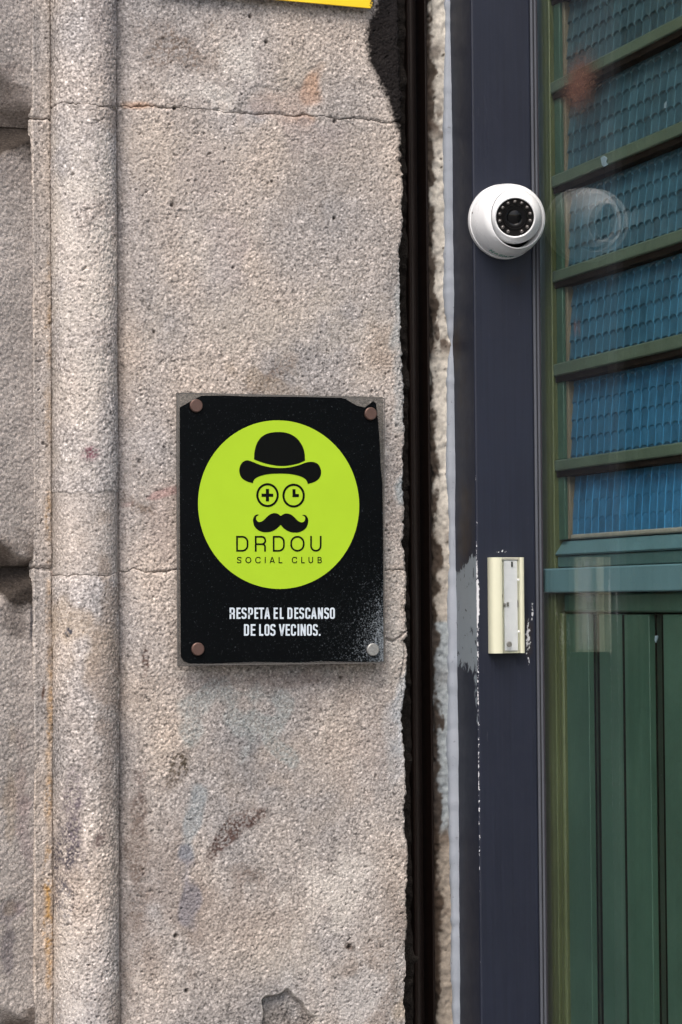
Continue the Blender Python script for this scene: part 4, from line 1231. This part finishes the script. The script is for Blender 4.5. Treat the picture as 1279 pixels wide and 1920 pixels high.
# =================================================================== DOME CAMERA
pc = at_y(942, 417, YP)
OUT = Vector((0, -1, 0))
M_wht = simple('white_moulded_plastic', (0.70, 0.71, 0.72), 0.28, spec=0.5, var=0.015, nscale=20, rvar=0.04)
M_blk = simple('black_plastic', (0.004, 0.0038, 0.004), 0.45, spec=0.15, var=0.1)
M_lens = simple('lens_glass', (0.002, 0.002, 0.0025), 0.10, spec=0.25, var=0.1, rvar=0.02)
M_led = simple('infrared_led', (0.07, 0.062, 0.058), 0.12, spec=0.9, var=0.4, nscale=900, rvar=0.05)
M_txt = simple('green_print', (0.04, 0.26, 0.19), 0.4, var=0.1)
dome = thing('security_camera', pc, 'white dome security camera with a ring of infrared lamps, fixed to the navy post', 'camera')
HP = [(0.0470, 0.000), (0.0475, 0.0015), (0.0475, 0.0072), (0.0455, 0.0076), (0.0455, 0.0084), (0.0467, 0.0088), (0.0466, 0.0095), (0.0464, 0.016), (0.0455, 0.024), (0.0437, 0.032), (0.0420, 0.039), (0.0402, 0.0435)]
seg = 96
mb = MB()
ax = OUT; u = Vector((0, 0, 1)).cross(ax).normalized(); v = ax.cross(u)
vs, fs = [], []
prof = HP + [('lip', 0), ('lip', 1), ('lip', 2), ('lip', 3)]
def lip(a):
    down = max(0.0, -(math.sin(a))) ** 1.5
    return 0.0350 + 0.0042 * down
for r, d in prof:
    for k in range(seg):
        a = 2 * math.pi * k / seg
        dirv = u * math.cos(a) + v * math.sin(a)
        if r == 'lip':
            rr_, dd = ((lip(a) + 0.0010, 0.0468), (lip(a), 0.0472), (lip(a) - 0.0004, 0.0455), (lip(a) - 0.002, 0.026))[d]
        else: rr_, dd = r, d
        vs.append(pc + ax * dd + dirv * rr_)
for j in range(len(prof) - 1):
    for k in range(seg):
        k2 = (k + 1) % seg
        fs.append((j * seg + k, j * seg + k2, (j + 1) * seg + k2, (j + 1) * seg + k))
mb.add(vs, fs)
house = mb.build('housing', M_wht, dome, smooth=True)
mb = MB(); mb.lathe([(0.0005, 0.010), (0.0345, 0.0115)], pc, OUT, 48); mb.build('inner_shell', M_blk, dome)
# eyeball
bc = pc + OUT * 0.037 + Vector((0.0006, 0, 0.0018))
nv = (CAM - bc).normalized(); nv = (nv + Vector((0.05, 0, -0.05))).normalized()
RB = 0.0345
prof = []
for k in range(0, 20):
    a = R(125) - (R(125) - math.asin(0.0262 / RB)) * k / 19
    prof.append((RB * math.sin(a), RB * math.cos(a)))
dF = prof[-1][1]
prof += [(0.0256, dF + 0.0010), (0.0246, dF + 0.0013), (0.0238, dF + 0.0008), (0.0235, dF - 0.0010), (0.0235, dF - 0.0025)]
mb = MB(); mb.lathe(prof, bc, nv, 72); ball = mb.build('eyeball', M_wht, dome, smooth=True)
mb = MB(); mb.lathe([(0.0237, dF - 0.0016), (0.0160, dF - 0.0020), (0.0152, dF - 0.0008), (0.0144, dF - 0.0008), (0.0138, dF - 0.0030)], bc, nv, 64); mb.build('lamp_plate', M_blk, ball, smooth=True)
mb = MB(); mb.lathe([(0.0138, dF - 0.0028), (0.0105, dF - 0.0024), (0.0085, dF - 0.0036), (0.0060, dF - 0.0026), (0.0035, dF - 0.0018), (0.0001, dF - 0.0015)], bc, nv, 48); mb.build('lens', M_lens, ball, smooth=True)
u2 = Vector((0, 0, 1)).cross(nv).normalized(); v2 = nv.cross(u2)
for k in range(14):
    a = 2 * math.pi * (k + 0.5) / 14
    if k == 10: continue
    c = bc + nv * (dF - 0.0018) + (u2 * math.cos(a) + v2 * math.sin(a)) * 0.0194
    mb = MB(); mb.lathe([(0.0025, 0.0), (0.0023, 0.0009), (0.0017, 0.0018), (0.0008, 0.0024), (0.00005, 0.0025)], c, nv, 14); mb.build('infrared_lamp', M_led, ball, smooth=True)
# screw recess and cable notch on the rim, and the green maker's print below
def hsurf(a, d):
    r = np.interp(d, [p[1] for p in HP], [p[0] for p in HP])
    return pc + OUT * d + (u * math.cos(a) + v * math.sin(a)) * r
def hface(name, a0, d0, wd, ht, mat, off=0.0003):
    mb = MB()
    P = []
    for (aa, dd) in ((a0 - wd, d0 - ht), (a0 + wd, d0 - ht), (a0 + wd, d0 + ht), (a0 - wd, d0 + ht)):
        q = hsurf(aa, dd); P.append(q + (q - pc - OUT * dd).normalized() * off)
    mb.add(P, [(0, 1, 2, 3)]); return mb.build(name, mat, house)
ang_left = math.pi if u.x > 0 else 0.0
sgn = 1 if u.x > 0 else -1
hface('screw_hole', ang_left - sgn * R(10), 0.013, R(1.3), 0.0012, M_blk)
hface('cable_notch', ang_left + sgn * R(52), 0.0042, R(4.0), 0.0036, M_blk, 0.0004)
mb = MB()
a_c = ang_left + sgn * R(82)
marks = [((0, 0), (0, 1), (1, 0), (1, 1)), ((1.5, .1), (2.1, .9), (2.5, .2), (1.7, .3)), ((3, .5), (3.9, .5), (3.5, 1), (3, .4), (3.7, .05)), ((4.3, 0), (4.4, .9), (4.9, .3), (5.2, .9), (5.4, 0)), ((5.9, .1), (6.4, .9), (6.9, .1)), ((7.3, .9), (7.3, .1), (8.1, .1)), ((8.5, .5), (9.2, .5))]
for st_ in marks:
    pts = []
    for uu, vv in st_:
        aa = a_c + sgn * R(-24 + uu * 5.4); dd = 0.0155 + 0.0068 * vv
        q = hsurf(aa, dd); pts.append((q, (q - pc - OUT * dd).normalized()))
    for (p, n1), (q, n2) in zip(pts[:-1], pts[1:]):
        t = (q - p).normalized(); s_ = t.cross(n1).normalized() * 0.0006
        mb.add([p + n1 * .0003 - s_, q + n2 * .0003 - s_, q + n2 * .0003 + s_, p + n1 * .0003 + s_], [(0, 1, 2, 3)])
mb.build('maker_print', M_txt, house)

# =================================================================== DOOR BELL
x0 = X(914, YP, 1135); zt, zbm = at_y(940, 1045, YP - 0.015).z, at_y(940, 1225, YP - 0.015).z
BW = X(975, YP, 1135) - x0
M_cream = simple('aged_cream_plastic', (0.56, 0.56, 0.43), 0.38, spec=0.4, var=0.06, nscale=40, rvar=0.06)
bell = thing('door_bell', (x0 + BW / 2, YP, zbm), 'cream plastic door bell with a clear name window, below the camera on the navy post', 'door bell')
def pr(pts): return [(x0 + a * MM, YP - b * MM) for a, b in pts]
bw = BW / MM
mb = MB()
wl, wr_ = 13.5, bw - 6.0
body = pr([(0.6, 0), (0, 2), (0, 8.5), (0.8, 12), (2.6, 14.6), (5.5, 16.2), (9, 16.8), (wl - 0.8, 16.8), (wl, 16.4), (wl + 0.3, 9), (wr_ - 0.3, 9), (wr_, 16.2), (wr_ + 0.8, 16.6), (bw - 1.6, 16.2), (bw - 0.4, 15.2), (bw, 13.5), (bw, 0)])
mb.prism_z(body, zbm, zt)
case = mb.build('case', M_cream, bell, smooth=True)
mb = MB(); mb.box((x0 + (wl + .4) * MM, YP - 11.5 * MM, zt - 3.2 * MM), (x0 + (wr_ - .4) * MM, YP - 8.5 * MM, zt - 0.3 * MM)); mb.build('window_stop', simple('dull_cream_plastic', (0.42, 0.41, 0.35), 0.5), case)
M_card = simple('grey_name_card', (0.70, 0.72, 0.74), 0.5, var=0.12, nscale=50)
mb = MB(); mb.box((x0 + (wl + 5) * MM, YP - 10.6 * MM, zbm + 3.0 * MM), (x0 + (wr_ - 1.6) * MM, YP - 9.2 * MM, zt - 3.6 * MM)); mb.build('name_card', M_card, bell, bevel=0.0004)
M_chrome = simple('worn_contact_metal', (0.30, 0.29, 0.27), 0.3, metal=0.7, var=0.4, nscale=700)
def clear_plastic():
    M = Mat('clear_name_window')
    lw = M.n('ShaderNodeLayerWeight'); lw.inputs['Blend'].default_value = 0.5
    fac = M.math('MULTIPLY_ADD', M.math('POWER', lw.outputs['Facing'], 4.0), 0.7, 0.06)
    tr = M.n('ShaderNodeBsdfTransparent'); tr.inputs[0].default_value = (0.95, 0.955, 0.955, 1)
    g_ = M.n('ShaderNodeBsdfGlossy'); g_.inputs['Roughness'].default_value = 0.1
    df = M.n('ShaderNodeBsdfDiffuse'); df.inputs[0].default_value = (0.5, 0.52, 0.53, 1)
    a = M.n('ShaderNodeMixShader'); M.l(M.ramp(M.noise(120, 5, 0.7), [(0.60, 0.0), (0.85, 0.16)]), a.inputs[0]); M.l(tr.outputs[0], a.inputs[1]); M.l(df.outputs[0], a.inputs[2])
    b = M.n('ShaderNodeMixShader'); M.l(fac, b.inputs[0]); M.l(a.outputs[0], b.inputs[1]); M.l(g_.outputs[0], b.inputs[2])
    return M.done(b)
mb = MB(); mb.prism_z(pr([(wl + 0.5, 12.0), (wl + 0.5, 15.2), (wl + 1.2, 16.0), (wr_ - 3.4, 16.0), (wr_ - 1.6, 15.0), (wr_ - 0.6, 13.2), (wr_ - 0.6, 12.0)]), zbm + 0.9 * MM, zt - 0.9 * MM)
win = mb.build('name_window', clear_plastic(), bell)
def bpt(px, py, d=0.0165): return at_y(px, py, YP - d)
for nm, px, py, w_, h_, mt in (('lamp_slot', 960, 1058, 3.2, 10, M_blk), ('contact', 946, 1134, 5, 6, M_chrome), ('contact', 952, 1133, 4.5, 8, M_chrome), ('contact', 941, 1118, 3, 8, M_blk), ('clip', 971, 1132, 2, 14, M_chrome), ('clip', 975, 1132, 1.6, 14, M_chrome)):
    p = bpt(px, py, 0.0112); w_ *= PXM / 2; h_ *= PXM / 2
    mb = MB(); mb.box((p.x - w_, p.y - 0.0008, p.z - h_), (p.x + w_, p.y + 0.0004, p.z + h_)); mb.build(nm, mt, bell, bevel=0.0003)
for px, py in ((972, 1087), (973, 1184)):
    p = bpt(px, py, 0.0168)
    mb = MB(); mb.lathe([(0.0016, 0), (0.0013, 0.0007), (0.0001, 0.0009)], p, OUT, 14); mb.build('window_boss', simple('clear_boss', (0.75, 0.76, 0.75), 0.15, var=0.05), win, smooth=True)
p = bpt(955, 1208, 0.0160)
mb = MB(); mb.lathe([(0.0036, 0), (0.0034, 0.0008), (0.0014, 0.0010), (0.0012, 0.0004), (0.0001, 0.0004)], p, OUT, 24); mb.build('screw', M_chrome, bell, smooth=True)
